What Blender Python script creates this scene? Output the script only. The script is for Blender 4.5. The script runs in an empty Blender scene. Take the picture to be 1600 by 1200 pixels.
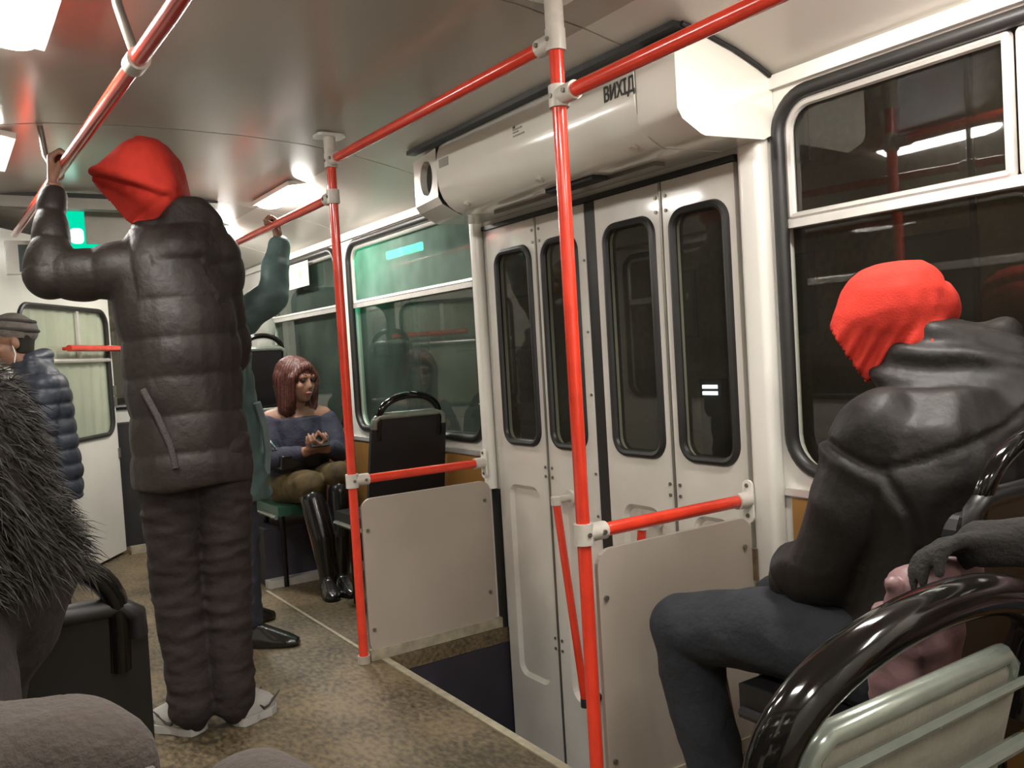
import bpy, bmesh, math, random
import numpy as np
from mathutils import Vector, Matrix, noise

random.seed(7)
PI = math.pi
scn = bpy.context.scene
C = scn.collection

# ------------------------------------------------------------------ camera
CAM = Vector((0.0, 0.0, 1.15))
YAW, PITCH, ROLL = 0.5829, -0.0377, -0.0596
FPX = 1365.8
fw = Vector((math.sin(YAW) * math.cos(PITCH), math.cos(YAW) * math.cos(PITCH), math.sin(PITCH)))
rt = Vector((math.cos(YAW), -math.sin(YAW), 0.0))
up = rt.cross(fw)
r2 = rt * math.cos(ROLL) + up * math.sin(ROLL)
u2 = -rt * math.sin(ROLL) + up * math.cos(ROLL)
cd = bpy.data.cameras.new('camera')
cam = bpy.data.objects.new('camera', cd)
C.objects.link(cam)
M = Matrix((r2, u2, -fw)).transposed().to_4x4()
M.translation = CAM
cam.matrix_world = M
cd.sensor_width = 36.0
cd.lens = 36.0 * FPX / 1600.0
cd.clip_start = 0.02
scn.camera = cam

# ------------------------------------------------------------------ world, exposure
LAMP = 15.0            # emission of the bus ceiling lamps
w = bpy.data.worlds.new('night_sky')
scn.world = w
w.use_nodes = True
w.node_tree.nodes['Background'].inputs[0].default_value = (0.10, 0.085, 0.06, 1)
w.node_tree.nodes['Background'].inputs[1].default_value = 0.12
scn.view_settings.view_transform = 'Standard'
scn.view_settings.look = 'None'
scn.view_settings.gamma = 1.0
scn.view_settings.use_curve_mapping = False
scn.view_settings.exposure = 2.7

# ------------------------------------------------------------------ materials
def lin(c):
    return tuple((x / 255 / 12.92) if x / 255 <= 0.04045 else ((x / 255 + 0.055) / 1.055) ** 2.4 for x in c)

def mat(name, col, rough=0.5, metal=0.0, var=0.12, scale=8.0, bump=0.0, bscale=60.0, spec=0.5, coat=0.0, sheen=0.0, aniso=None):
    """procedural principled material: colour wobbles with noise, optional fine bump"""
    m = bpy.data.materials.new(name)
    m.use_nodes = True
    nt = m.node_tree
    b = nt.nodes['Principled BSDF']
    b.inputs['Roughness'].default_value = rough
    b.inputs['Metallic'].default_value = metal
    b.inputs['Specular IOR Level'].default_value = spec
    b.inputs['Coat Weight'].default_value = coat
    b.inputs['Coat Roughness'].default_value = 0.08
    b.inputs['Sheen Weight'].default_value = sheen
    tc = nt.nodes.new('ShaderNodeTexCoord')
    n = nt.nodes.new('ShaderNodeTexNoise')
    n.inputs['Scale'].default_value = scale
    n.inputs['Detail'].default_value = 5
    nt.links.new(tc.outputs['Object'], n.inputs['Vector'])
    r = nt.nodes.new('ShaderNodeValToRGB')
    r.color_ramp.elements[0].position = 0.3
    r.color_ramp.elements[1].position = 0.7
    r.color_ramp.elements[0].color = tuple(min(1, c * (1 - var)) for c in col) + (1,)
    r.color_ramp.elements[1].color = tuple(min(1, c * (1 + var)) for c in col) + (1,)
    nt.links.new(n.outputs['Fac'], r.inputs['Fac'])
    nt.links.new(r.outputs['Color'], b.inputs['Base Color'])
    if bump:
        n2 = nt.nodes.new('ShaderNodeTexNoise')
        n2.inputs['Scale'].default_value = bscale
        n2.inputs['Detail'].default_value = 4
        nt.links.new(tc.outputs['Object'], n2.inputs['Vector'])
        bp = nt.nodes.new('ShaderNodeBump')
        bp.inputs['Strength'].default_value = bump
        bp.inputs['Distance'].default_value = 0.01
        nt.links.new(n2.outputs['Fac'], bp.inputs['Height'])
        nt.links.new(bp.outputs['Normal'], b.inputs['Normal'])
    return m

def emat(name, col, strength):
    m = bpy.data.materials.new(name)
    m.use_nodes = True
    nt = m.node_tree
    nt.nodes.remove(nt.nodes['Principled BSDF'])
    e = nt.nodes.new('ShaderNodeEmission')
    e.inputs[0].default_value = tuple(col) + (1,)
    e.inputs[1].default_value = strength
    nt.links.new(e.outputs[0], nt.nodes['Material Output'].inputs[0])
    return m

def glassmat(name, haze=0.02, hcol=(0.4, 0.42, 0.38), ior=1.6, tint=(0.8, 0.82, 0.78), rough=0.0):
    """thin pane: clear straight-through light, mirror reflection by Fresnel, a little dirt that scatters light"""
    m = bpy.data.materials.new(name)
    m.use_nodes = True
    nt = m.node_tree
    nt.nodes.remove(nt.nodes['Principled BSDF'])
    if rough:
        t = nt.nodes.new('ShaderNodeBsdfRefraction')
        t.inputs['Roughness'].default_value = rough
        t.inputs['IOR'].default_value = 1.01
        t.inputs[0].default_value = tint + (1,)
    else:
        t = nt.nodes.new('ShaderNodeBsdfTransparent')
        t.inputs[0].default_value = tint + (1,)
    g = nt.nodes.new('ShaderNodeBsdfGlossy')
    g.inputs['Roughness'].default_value = 0.02
    g.inputs['Color'].default_value = (0.95, 0.95, 0.92, 1)
    f = nt.nodes.new('ShaderNodeFresnel')
    f.inputs['IOR'].default_value = ior
    ge = nt.nodes.new('ShaderNodeNewGeometry')
    inv = nt.nodes.new('ShaderNodeMath')
    inv.operation = 'SUBTRACT'
    inv.inputs[0].default_value = 1.0
    nt.links.new(ge.outputs['Backfacing'], inv.inputs[1])
    fm = nt.nodes.new('ShaderNodeMath')
    fm.operation = 'MULTIPLY'
    nt.links.new(f.outputs[0], fm.inputs[0])
    nt.links.new(inv.outputs[0], fm.inputs[1])
    mx = nt.nodes.new('ShaderNodeMixShader')
    nt.links.new(fm.outputs[0], mx.inputs[0])
    nt.links.new(t.outputs[0], mx.inputs[1])
    nt.links.new(g.outputs[0], mx.inputs[2])
    d0 = nt.nodes.new('ShaderNodeBsdfDiffuse')
    d0.inputs[0].default_value = hcol + (1,)
    d1 = nt.nodes.new('ShaderNodeBsdfTranslucent')
    d1.inputs[0].default_value = hcol + (1,)
    d = nt.nodes.new('ShaderNodeMixShader')
    nt.links.new(d0.outputs[0], d.inputs[1])
    nt.links.new(d1.outputs[0], d.inputs[2])
    mx2 = nt.nodes.new('ShaderNodeMixShader')
    tc = nt.nodes.new('ShaderNodeTexCoord')
    n = nt.nodes.new('ShaderNodeTexNoise')
    n.inputs['Scale'].default_value = 4.0
    mm = nt.nodes.new('ShaderNodeMath')
    mm.operation = 'MULTIPLY'
    mm.inputs[1].default_value = haze * 2
    nt.links.new(tc.outputs['Object'], n.inputs['Vector'])
    nt.links.new(n.outputs['Fac'], mm.inputs[0])
    nt.links.new(mm.outputs[0], mx2.inputs[0])
    nt.links.new(mx.outputs[0], mx2.inputs[1])
    nt.links.new(d.outputs[0], mx2.inputs[2])
    nt.links.new(mx2.outputs[0], nt.nodes['Material Output'].inputs[0])
    return m

def floormat():
    m = mat('worn_linoleum', (0.3, 0.27, 0.2), 0.55, var=0.15, scale=2.0)
    nt = m.node_tree
    b = nt.nodes['Principled BSDF']
    tc = nt.nodes['Texture Coordinate']
    # worn speckle: fine print stretched across the aisle, broken up by larger wear
    mp = nt.nodes.new('ShaderNodeMapping')
    mp.inputs['Scale'].default_value = (60, 32, 60)
    nt.links.new(tc.outputs['Object'], mp.inputs[0])
    n = nt.nodes.new('ShaderNodeTexNoise')
    n.inputs['Scale'].default_value = 1.0
    n.inputs['Detail'].default_value = 3
    nt.links.new(mp.outputs[0], n.inputs['Vector'])
    big = nt.nodes.new('ShaderNodeTexNoise')
    big.inputs['Scale'].default_value = 2.6
    big.inputs['Detail'].default_value = 6
    nt.links.new(tc.outputs['Object'], big.inputs['Vector'])
    add = nt.nodes.new('ShaderNodeMath')
    add.operation = 'ADD'
    nt.links.new(n.outputs['Fac'], add.inputs[0])
    nt.links.new(big.outputs['Fac'], add.inputs[1])
    r = nt.nodes.new('ShaderNodeValToRGB')
    r.color_ramp.elements[0].position = 0.38
    r.color_ramp.elements[0].color = (0.030, 0.022, 0.009, 1)
    r.color_ramp.elements[1].position = 0.60
    r.color_ramp.elements[1].color = (0.165, 0.122, 0.068, 1)
    h = nt.nodes.new('ShaderNodeMath')
    h.operation = 'MULTIPLY'
    h.inputs[1].default_value = 0.5
    nt.links.new(add.outputs[0], h.inputs[0])
    nt.links.new(h.outputs[0], r.inputs['Fac'])
    nt.links.new(r.outputs['Color'], b.inputs['Base Color'])
    return m

def panelmat():
    m = mat('grey_laminate', (0.36, 0.31, 0.26), 0.4, var=0.08, scale=3.0)
    return m

MT = dict(
    ceil=mat('ceiling_laminate', (0.40, 0.37, 0.32), 0.22, var=0.06, scale=1.5, bump=0.03, bscale=2.5),
    cove=mat('pale_cove_laminate', (0.62, 0.60, 0.54), 0.25, var=0.05, scale=1.5),
    white=mat('white_painted_metal', (0.72, 0.70, 0.64), 0.28, var=0.06, scale=3, coat=0.3),
    door=mat('door_painted_metal', (0.66, 0.63, 0.57), 0.25, var=0.08, scale=4, bump=0.22, bscale=9, coat=0.6),
    cover=mat('cream_plastic_cover', (0.76, 0.74, 0.66), 0.2, var=0.04, scale=3, bump=0.07, bscale=5, coat=0.5),
    red=mat('red_enamel', (0.68, 0.045, 0.02), 0.22, var=0.12, scale=14, coat=0.5),
    clamp=mat('cast_clamp_grey', (0.55, 0.51, 0.45), 0.4, var=0.15, scale=20),
    alu=mat('aluminium', (0.72, 0.70, 0.66), 0.35, metal=0.6, var=0.08, scale=12),
    steel=mat('steel_screw', (0.25, 0.23, 0.2), 0.4, metal=0.8),
    rubber=mat('black_rubber', (0.018, 0.017, 0.016), 0.42, var=0.2),
    dark=mat('dark_gap', (0.02, 0.018, 0.018), 0.8),
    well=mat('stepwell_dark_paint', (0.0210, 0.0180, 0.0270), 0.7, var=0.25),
    floor=floormat(),
    panel=panelmat(),
    strip=mat('worn_threshold_metal', (0.42, 0.38, 0.28), 0.4, metal=0.4, var=0.2, scale=30),
    wood=mat('orange_wood_panel', (0.2990, 0.1495, 0.0390), 0.45, var=0.16, scale=5),
    seat=mat('black_seat_shell', (0.0084, 0.0077, 0.0084), 0.42, var=0.2),
    gloss=mat('gloss_black_tube', (0.005, 0.0045, 0.004), 0.10, var=0.1, spec=0.4),
    trim=mat('pale_seat_edging', (0.2142, 0.2380, 0.2023), 0.22, metal=0.35, var=0.1, scale=20, coat=0.4),
    vinyl=mat('grey_green_vinyl', (0.20, 0.19, 0.155), 0.5, var=0.1, scale=25, bump=0.15, bscale=120),
    greenvinyl=mat('green_vinyl', (0.02, 0.075, 0.045), 0.3, var=0.2, coat=0.3),
    hood=mat('red_fleece', (0.4281, 0.0295, 0.0185), 0.85, var=0.1, scale=20, bump=0.2, bscale=260, spec=0.2),
    jacket=mat('dark_brown_nylon', (0.0169, 0.0111, 0.0086), 0.58, var=0.2, scale=10, bump=0.35, bscale=38),
    jacket2=mat('black_brown_leatherette', (0.0071, 0.0050, 0.0038), 0.56, var=0.25, scale=10, bump=0.3, bscale=30, spec=0.4),
    trouser=mat('dark_maroon_denim', (0.0132, 0.0072, 0.0072), 0.85, var=0.3, scale=14, bump=0.4, bscale=40),
    denim=mat('dark_blue_denim', (0.0154, 0.0182, 0.0238), 0.85, var=0.22, scale=14, bump=0.3, bscale=60),
    skin=mat('skin', (0.2500, 0.1250, 0.0800), 0.5, var=0.08, scale=9),
    teal=mat('teal_padded_nylon', (0.0810, 0.1350, 0.1350), 0.5, var=0.2, scale=7, bump=0.3, bscale=30),
    navy=mat('navy_padded_nylon', (0.0315, 0.0364, 0.0525), 0.5, var=0.3, scale=7, bump=0.4, bscale=30),
    knitgrey=mat('grey_knit', (0.1320, 0.1140, 0.0990), 0.9, var=0.15, scale=30, bump=0.5, bscale=150),
    knitstripe=mat('grey_knit_stripe', (0.0600, 0.0510, 0.0480), 0.9, var=0.15, scale=30, bump=0.5, bscale=150),
    fur=mat('dark_fur', (0.0105, 0.0078, 0.0048), 0.8, var=0.4, scale=20),
    furcoat=mat('dark_brown_coat', (0.0144, 0.0096, 0.0086), 0.8, var=0.35, scale=12, bump=0.5, bscale=40),
    hair=mat('auburn_hair', (0.0690, 0.0180, 0.0120), 0.42, var=0.35, scale=30, bump=0.4, bscale=90),
    sweater=mat('navy_sweater', (0.0228, 0.0228, 0.0423), 0.8, var=0.25, scale=16, bump=0.4, bscale=90),
    tights=mat('mustard_skirt', (0.0660, 0.0420, 0.0120), 0.8, var=0.5, scale=22),
    boot=mat('black_leather', (0.010, 0.009, 0.009), 0.25, var=0.2, coat=0.4),
    shoewhite=mat('white_sneaker_leather', (0.3300, 0.3180, 0.3000), 0.45, var=0.08),
    shoegrey=mat('grey_sneaker_panel', (0.16, 0.14, 0.15), 0.6, var=0.1),
    mauve=mat('mauve_padded_nylon', (0.1755, 0.0972, 0.1003), 0.45, var=0.15, scale=8, bump=0.35, bscale=26),
    glove=mat('dark_wool_glove', (0.0087, 0.0070, 0.0060), 0.9, var=0.3, scale=25, bump=0.4, bscale=160),
    lap=mat('grey_brown_wool', (0.0302, 0.0222, 0.0173), 0.95, var=0.16, scale=10, bump=0.3, bscale=180),
    curtain=mat('pale_curtain', (0.92, 0.92, 0.84), 0.8, var=0.08, scale=5),
    bluegrey=mat('pale_blue_cloth', (0.1600, 0.2160, 0.2240), 0.7, var=0.15),
    ink=mat('black_ink', (0.03, 0.028, 0.025), 0.6),
    label=mat('grey_label', (0.30, 0.28, 0.24), 0.5),
    paper=mat('poster_paper', (0.42, 0.42, 0.38), 0.6),
    rust=mat('rust_brown', (0.13, 0.085, 0.05), 0.7, var=0.4, scale=40),
    screen=mat('dark_screen', (0.02, 0.05, 0.042), 0.2),
    asphalt=mat('night_asphalt', (0.05, 0.045, 0.04), 0.7, var=0.2),
    facade=mat('dark_facade', (0.10, 0.09, 0.08), 0.9, var=0.2),
    lamp=emat('lamp_diffuser_glow', (1.0, 0.965, 0.90), LAMP),
    green=emat('green_glow', (0.0, 0.75, 0.42), 0.16),
    greencore=emat('green_glow_core', (0.6, 1.0, 0.85), 0.6),
    neon=emat('green_neon', (0.03, 1.0, 0.62), 9.0),
    winlit=emat('lit_shop_window', (0.75, 0.9, 1.0), 0.5),
    sodium=emat('street_lamp_glow', (1.0, 0.62, 0.25), 20.0),
    led=emat('led_digits', (0.05, 0.5, 0.35), 0.2),
    glass=glassmat('window_glass', 0.022, (0.45, 0.40, 0.33)),
    glassdoor=glassmat('door_glass', 0.05, (0.42, 0.40, 0.34)),
    glassmist=glassmat('misted_window_glass', 0.62, (0.30, 0.42, 0.36), tint=(0.55, 0.66, 0.60)),
    glassfog=glassmat('fogged_window_glass', 0.11, (0.36, 0.46, 0.40), tint=(0.7, 0.78, 0.73)),
)

# ------------------------------------------------------------------ object helpers
def link(name, me, parent=None, m=None):
    o = bpy.data.objects.new(name, me)
    C.objects.link(o)
    if m is not None:
        me.materials.append(MT[m] if isinstance(m, str) else m)
    if parent is not None:
        o.parent = parent
    return o

def wloc(o):
    v = Vector((0, 0, 0))
    while o is not None:
        v += o.location
        o = o.parent
    return v

def tag(o, label=None, cat=None, group=None, kind=None):
    if label: o['label'] = label
    if cat: o['category'] = cat
    if group: o['group'] = group
    if kind: o['kind'] = kind
    return o

def thing(name, label, cat, loc=(0, 0, 0), group=None):
    o = bpy.data.objects.new(name, None)
    o.empty_display_size = 0.05
    C.objects.link(o)
    o.location = loc
    return tag(o, label, cat, group)

def empty_struct(name, loc=(0, 0, 0)):
    o = bpy.data.objects.new(name, None)
    o.empty_display_size = 0.05
    C.objects.link(o)
    o.location = loc
    o['kind'] = 'structure'
    return o

def obj(name, bm, m, parent=None, smooth=False, bevel=0.0, recalc=True):
    """link a bmesh built in world coordinates; vertices are moved into the parent's frame"""
    if bevel:
        bmesh.ops.bevel(bm, geom=[e for e in bm.edges if len(e.link_faces) == 2 and e.calc_face_angle(0) > 0.6],
                        offset=bevel, segments=2, affect='EDGES', profile=0.5)
    if recalc:
        bmesh.ops.recalc_face_normals(bm, faces=bm.faces)
    off = wloc(parent) if parent is not None else Vector((0, 0, 0))
    for v in bm.verts:
        v.co -= off
    me = bpy.data.meshes.new(name)
    bm.to_mesh(me)
    bm.free()
    if smooth:
        for p in me.polygons:
            p.use_smooth = True
        try:
            me.set_sharp_from_angle(angle=math.radians(42))
        except Exception:
            pass
    return link(name, me, parent, m)

def NB():
    return bmesh.new()

def add_box(bm, x0, x1, y0, y1, z0, z1, rot=None, pivot=None):
    vs = [bm.verts.new((x, y, z)) for x in (x0, x1) for y in (y0, y1) for z in (z0, z1)]
    for f in ((0, 1, 3, 2), (4, 6, 7, 5), (0, 4, 5, 1), (2, 3, 7, 6), (0, 2, 6, 4), (1, 5, 7, 3)):
        bm.faces.new([vs[i] for i in f])
    if rot is not None:
        p = Vector(pivot)
        for v in vs:
            v.co = p + rot @ (v.co - p)
    return vs

def frame_of(d):
    d = Vector(d).normalized()
    a = Vector((0, 0, 1)) if abs(d.z) < 0.9 else Vector((1, 0, 0))
    x = a.cross(d).normalized()
    return x, d.cross(x).normalized(), d

def add_tube(bm, pts, r, seg=12, closed=False, caps=True, flat=None):
    """tube swept along pts with parallel-transported frame"""
    P = [Vector(p) for p in pts]
    n = len(P)
    rings = []
    prev = None
    for i in range(n):
        if closed:
            d = (P[(i + 1) % n] - P[i - 1])
        else:
            d = P[min(i + 1, n - 1)] - P[max(i - 1, 0)]
        d.normalize()
        if prev is None:
            x, y, _ = frame_of(d)
        else:
            x = prev - d * prev.dot(d)
            x = x.normalized() if x.length > 1e-6 else frame_of(d)[0]
            y = d.cross(x)
        prev = x
        rr = r[i] if isinstance(r, (list, tuple)) else r
        rings.append([bm.verts.new(P[i] + (x * math.cos(2 * PI * k / seg) + y * math.sin(2 * PI * k / seg)) * rr) for k in range(seg)])
    for i in range(n if closed else n - 1):
        a, b = rings[i], rings[(i + 1) % n]
        for k in range(seg):
            bm.faces.new((a[k], a[(k + 1) % seg], b[(k + 1) % seg], b[k]))
    if caps and not closed:
        bm.faces.new(rings[0][::-1])
        bm.faces.new(rings[-1])

def rrect(u0, u1, v0, v1, r, n=6, corners=(1, 1, 1, 1)):
    """rounded rectangle, counter-clockwise; corners (u0v0, u1v0, u1v1, u0v1)"""
    pts = []
    for ci, (cu, cv, a0) in enumerate(((u0, v0, PI), (u1, v0, 1.5 * PI), (u1, v1, 0), (u0, v1, 0.5 * PI))):
        rr = r if corners[ci] else min(r, 0.006)
        ou = cu + (rr if cu == u0 else -rr)
        ov = cv + (rr if cv == v0 else -rr)
        for k in range(n + 1):
            a = a0 + 0.5 * PI * k / n
            pts.append((ou + rr * math.cos(a), ov + rr * math.sin(a)))
    return pts

def add_slab(bm, pts, f0, f1):
    """solid with outline pts (2D); f0/f1 map a 2D point to 3D front and back"""
    a = [bm.verts.new(f0(p)) for p in pts]
    b = [bm.verts.new(f1(p)) for p in pts]
    n = len(pts)
    bm.faces.new(a)
    bm.faces.new(b[::-1])
    for i in range(n):
        bm.faces.new((a[i], b[i], b[(i + 1) % n], a[(i + 1) % n]))

def add_holed(bm, rect, hole, f0, f1):
    """plate with a rounded hole. rect=(u0,u1,v0,v1), hole=rrect points (n+1 per corner)"""
    u0, u1, v0, v1 = rect
    corner = [(u0, v0), (u1, v0), (u1, v1), (u0, v1)]
    q = len(hole) // 4
    for f in (f0, f1):
        inner = [bm.verts.new(f(p)) for p in hole]
        oc = [bm.verts.new(f(p)) for p in corner]
        for c in range(4):
            for k in range(q - 1):
                bm.faces.new((oc[c], inner[c * q + k], inner[c * q + k + 1]))
            nx = (c + 1) % 4
            bm.faces.new((oc[c], inner[c * q + q - 1], inner[(nx * q) % len(hole)], oc[nx]))
        if f is f0: A, OA = inner, oc
        else: B, OB = inner, oc
    n = len(hole)
    for i in range(n):
        bm.faces.new((A[i], A[(i + 1) % n], B[(i + 1) % n], B[i]))
    for i in range(4):
        bm.faces.new((OA[i], OB[i], OB[(i + 1) % 4], OA[(i + 1) % 4]))

def add_sphere(bm, c, r, seg=10, rings=7, scale=(1, 1, 1)):
    mtx = Matrix.Translation(c) @ Matrix.Diagonal((scale[0], scale[1], scale[2], 1))
    bmesh.ops.create_uvsphere(bm, u_segments=seg, v_segments=rings, radius=r, matrix=mtx)

def add_disc(bm, c, nrm, r, h, seg=10):
    c = Vector(c); nrm = Vector(nrm).normalized()
    add_tube(bm, [c, c + nrm * h], r, seg)

def XW(x):
    return lambda p: (x, p[0], p[1])

# ------------------------------------------------------------------ bodies grown from capsules
def _grid(verts, faces, ringpts, seg):
    base = len(verts)
    nr = len(ringpts)
    for rp in ringpts:
        verts.extend(rp)
    for i in range(nr - 1):
        for k in range(seg):
            a = base + i * seg + k
            b = base + i * seg + (k + 1) % seg
            faces.append((a, b, b + seg, a + seg))
    faces.append(tuple(base + k for k in range(seg))[::-1])
    faces.append(tuple(base + (nr - 1) * seg + k for k in range(seg)))

def prim_mesh(prims):
    verts, faces = [], []
    seg = 20
    for p in prims:
        t = p[0]
        if t == 'c':       # capsule p0 r0 p1 r1 [flatten dir, factor]
            p0, r0, p1, r1 = Vector(p[1]), p[2], Vector(p[3]), p[4]
            d = p1 - p0
            L = d.length
            if L < 1e-6:
                d = Vector((0, 0, 1))
            x, y, d = frame_of(d)
            rings = []
            for k in range(1, 7):
                a = -PI / 2 + (PI / 2) * k / 6
                rings.append((r0 * math.sin(a), r0 * math.cos(a)))
            rings.insert(0, (-r0, r0 * 0.02))
            for k in range(0, 6):
                a = (PI / 2) * k / 6
                rings.append((L + r1 * math.sin(a), r1 * math.cos(a)))
            rings.append((L + r1, r1 * 0.02))
            out = []
            for h, r in rings:
                row = []
                for k in range(seg):
                    a = 2 * PI * k / seg
                    v = (x * math.cos(a) + y * math.sin(a)) * r
                    if len(p) > 5:
                        fd = Vector(p[5]).normalized()
                        v = v - fd * v.dot(fd) * (1 - p[6])
                    row.append(tuple(p0 + d * h + v))
                out.append(row)
            _grid(verts, faces, out, seg)
        elif t == 'e':     # ellipsoid centre radii [3x3]
            c = Vector(p[1]); rx, ry, rz = p[2]
            R = p[3] if len(p) > 3 else Matrix.Identity(3)
            out = []
            for i in range(13):
                a = -PI / 2 + PI * i / 12
                ca = max(math.cos(a), 0.02)
                out.append([tuple(c + R @ Vector((rx * ca * math.cos(2 * PI * k / seg), ry * ca * math.sin(2 * PI * k / seg), rz * math.sin(a)))) for k in range(seg)])
            _grid(verts, faces, out, seg)
        elif t == 'l':     # loft of horizontal-ish ellipses: (cx,cy,cz,rx,ry,yaw)
            out = []
            secs = p[1]
            for s in secs:
                cx, cy, cz, rx, ry, yaw = s
                out.append([(cx + rx * math.cos(a) * math.cos(yaw) - ry * math.sin(a) * math.sin(yaw),
                             cy + rx * math.cos(a) * math.sin(yaw) + ry * math.sin(a) * math.cos(yaw), cz)
                            for a in (2 * PI * k / seg for k in range(seg))])
            if secs[-1][2] < secs[0][2]:
                out = out[::-1]
            _grid(verts, faces, out, seg)
        elif t == 'hs':    # taut cloth over spheres: convex hull of (centre, radius)
            bm = bmesh.new()
            for c, r in p[1]:
                c = Vector(c)
                for i in range(1, 8):
                    a = -PI / 2 + PI * i / 8
                    for k in range(14):
                        b = 2 * PI * (k + 0.5 * (i % 2)) / 14
                        bm.verts.new(c + Vector((math.cos(a) * math.cos(b), math.cos(a) * math.sin(b), math.sin(a))) * r)
            res = bmesh.ops.convex_hull(bm, input=bm.verts)
            bmesh.ops.delete(bm, geom=[q for q in bm.verts if not q.link_faces], context='VERTS')
            bmesh.ops.recalc_face_normals(bm, faces=bm.faces)
            base = len(verts)
            bm.verts.index_update()
            verts.extend(tuple(v.co) for v in bm.verts)
            faces.extend(tuple(base + v.index for v in f.verts) for f in bm.faces)
            bm.free()
        elif t == 'h':     # convex hull of points
            bm = bmesh.new()
            for q in p[1]:
                bm.verts.new(q)
            bmesh.ops.convex_hull(bm, input=bm.verts)
            bmesh.ops.recalc_face_normals(bm, faces=bm.faces)
            base = len(verts)
            bm.verts.index_update()
            verts.extend(tuple(v.co) for v in bm.verts)
            faces.extend(tuple(base + v.index for v in f.verts) for f in bm.faces)
            bm.free()
    return verts, faces

def grow(name, prims, m, parent=None, voxel=0.008, smooth=4, disp=None, cut=None, solid=0.0, post=2):
    """union of primitives by voxel remesh, smoothed, then displaced along normals for folds"""
    v, f = prim_mesh(prims)
    me0 = bpy.data.meshes.new('src')
    me0.from_pydata(v, [], f)
    o = bpy.data.objects.new('src', me0)
    C.objects.link(o)
    md = o.modifiers.new('r', 'REMESH')
    md.mode = 'VOXEL'
    md.voxel_size = voxel
    if smooth:
        ms = o.modifiers.new('s', 'SMOOTH')
        ms.factor = 0.5
        ms.iterations = smooth
    dg = bpy.context.evaluated_depsgraph_get()
    me = bpy.data.meshes.new_from_object(o.evaluated_get(dg))
    bpy.data.objects.remove(o)
    bpy.data.meshes.remove(me0)
    if disp is not None:
        n = len(me.vertices)
        co = np.empty(n * 3, np.float32); me.vertices.foreach_get('co', co); co = co.reshape(-1, 3)
        no = np.empty(n * 3, np.float32); me.vertices.foreach_get('normal', no); no = no.reshape(-1, 3)
        co = co + no * disp(co, no)[:, None]
        me.vertices.foreach_set('co', co.ravel().astype(np.float32))
        me.update()
    if cut is not None or solid:
        bm = bmesh.new(); bm.from_mesh(me)
        if cut is not None:
            bmesh.ops.delete(bm, geom=[q for q in bm.faces if cut(q.calc_center_median())], context='FACES')
            bmesh.ops.delete(bm, geom=[q for q in bm.verts if not q.link_faces], context='VERTS')
        bm.to_mesh(me); bm.free()
    off = wloc(parent) if parent is not None else Vector((0, 0, 0))
    me.transform(Matrix.Translation(-off))
    for p in me.polygons:
        p.use_smooth = True
    me.name = name
    ob = link(name, me, parent, m)
    if solid:
        sm = ob.modifiers.new('thickness', 'SOLIDIFY')
        sm.thickness = solid
    return ob

def pnoise(co, scale, seed=0.0):
    return np.array([noise.noise(Vector((float(a) * scale + seed, float(b) * scale, float(c) * scale))) for a, b, c in co], np.float32)

def quilt(axes, amp=0.012, namp=0.006, nscale=9.0, seed=0.0):
    """puffer baffles: each vertex takes the nearest axis (p0,p1,period) and bulges between the stitched rings"""
    def f(co, no):
        best = np.full(len(co), 1e9, np.float32)
        d = np.zeros(len(co), np.float32)
        for p0, p1, per in axes:
            p0 = np.array(p0, np.float32); p1 = np.array(p1, np.float32)
            a = p1 - p0
            L = np.linalg.norm(a); a = a / L
            t = (co - p0) @ a
            tc = np.clip(t, 0, L)
            dist = np.linalg.norm(co - (p0 + tc[:, None] * a), axis=1)
            b = np.abs(np.sin(PI * t / per)) ** 0.55
            s = dist < best
            d[s] = (b[s] - 0.75) * amp
            best[s] = dist[s]
        return d + pnoise(co, nscale, seed) * namp
    return f

def folds(amp=0.008, scale=8.0, stretch=(1, 1, 1), seed=0.0, extra=None):
    st = np.array(stretch, np.float32)
    def f(co, no):
        n1 = pnoise(co * st, scale, seed)
        n2 = pnoise(co * st, scale * 2.3, seed + 5)
        d = (1 - np.abs(n1) * 2.4) * amp * 0.6 + n2 * amp * 0.5
        if extra is not None:
            d = d + extra(co)
        return d
    return f

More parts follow.
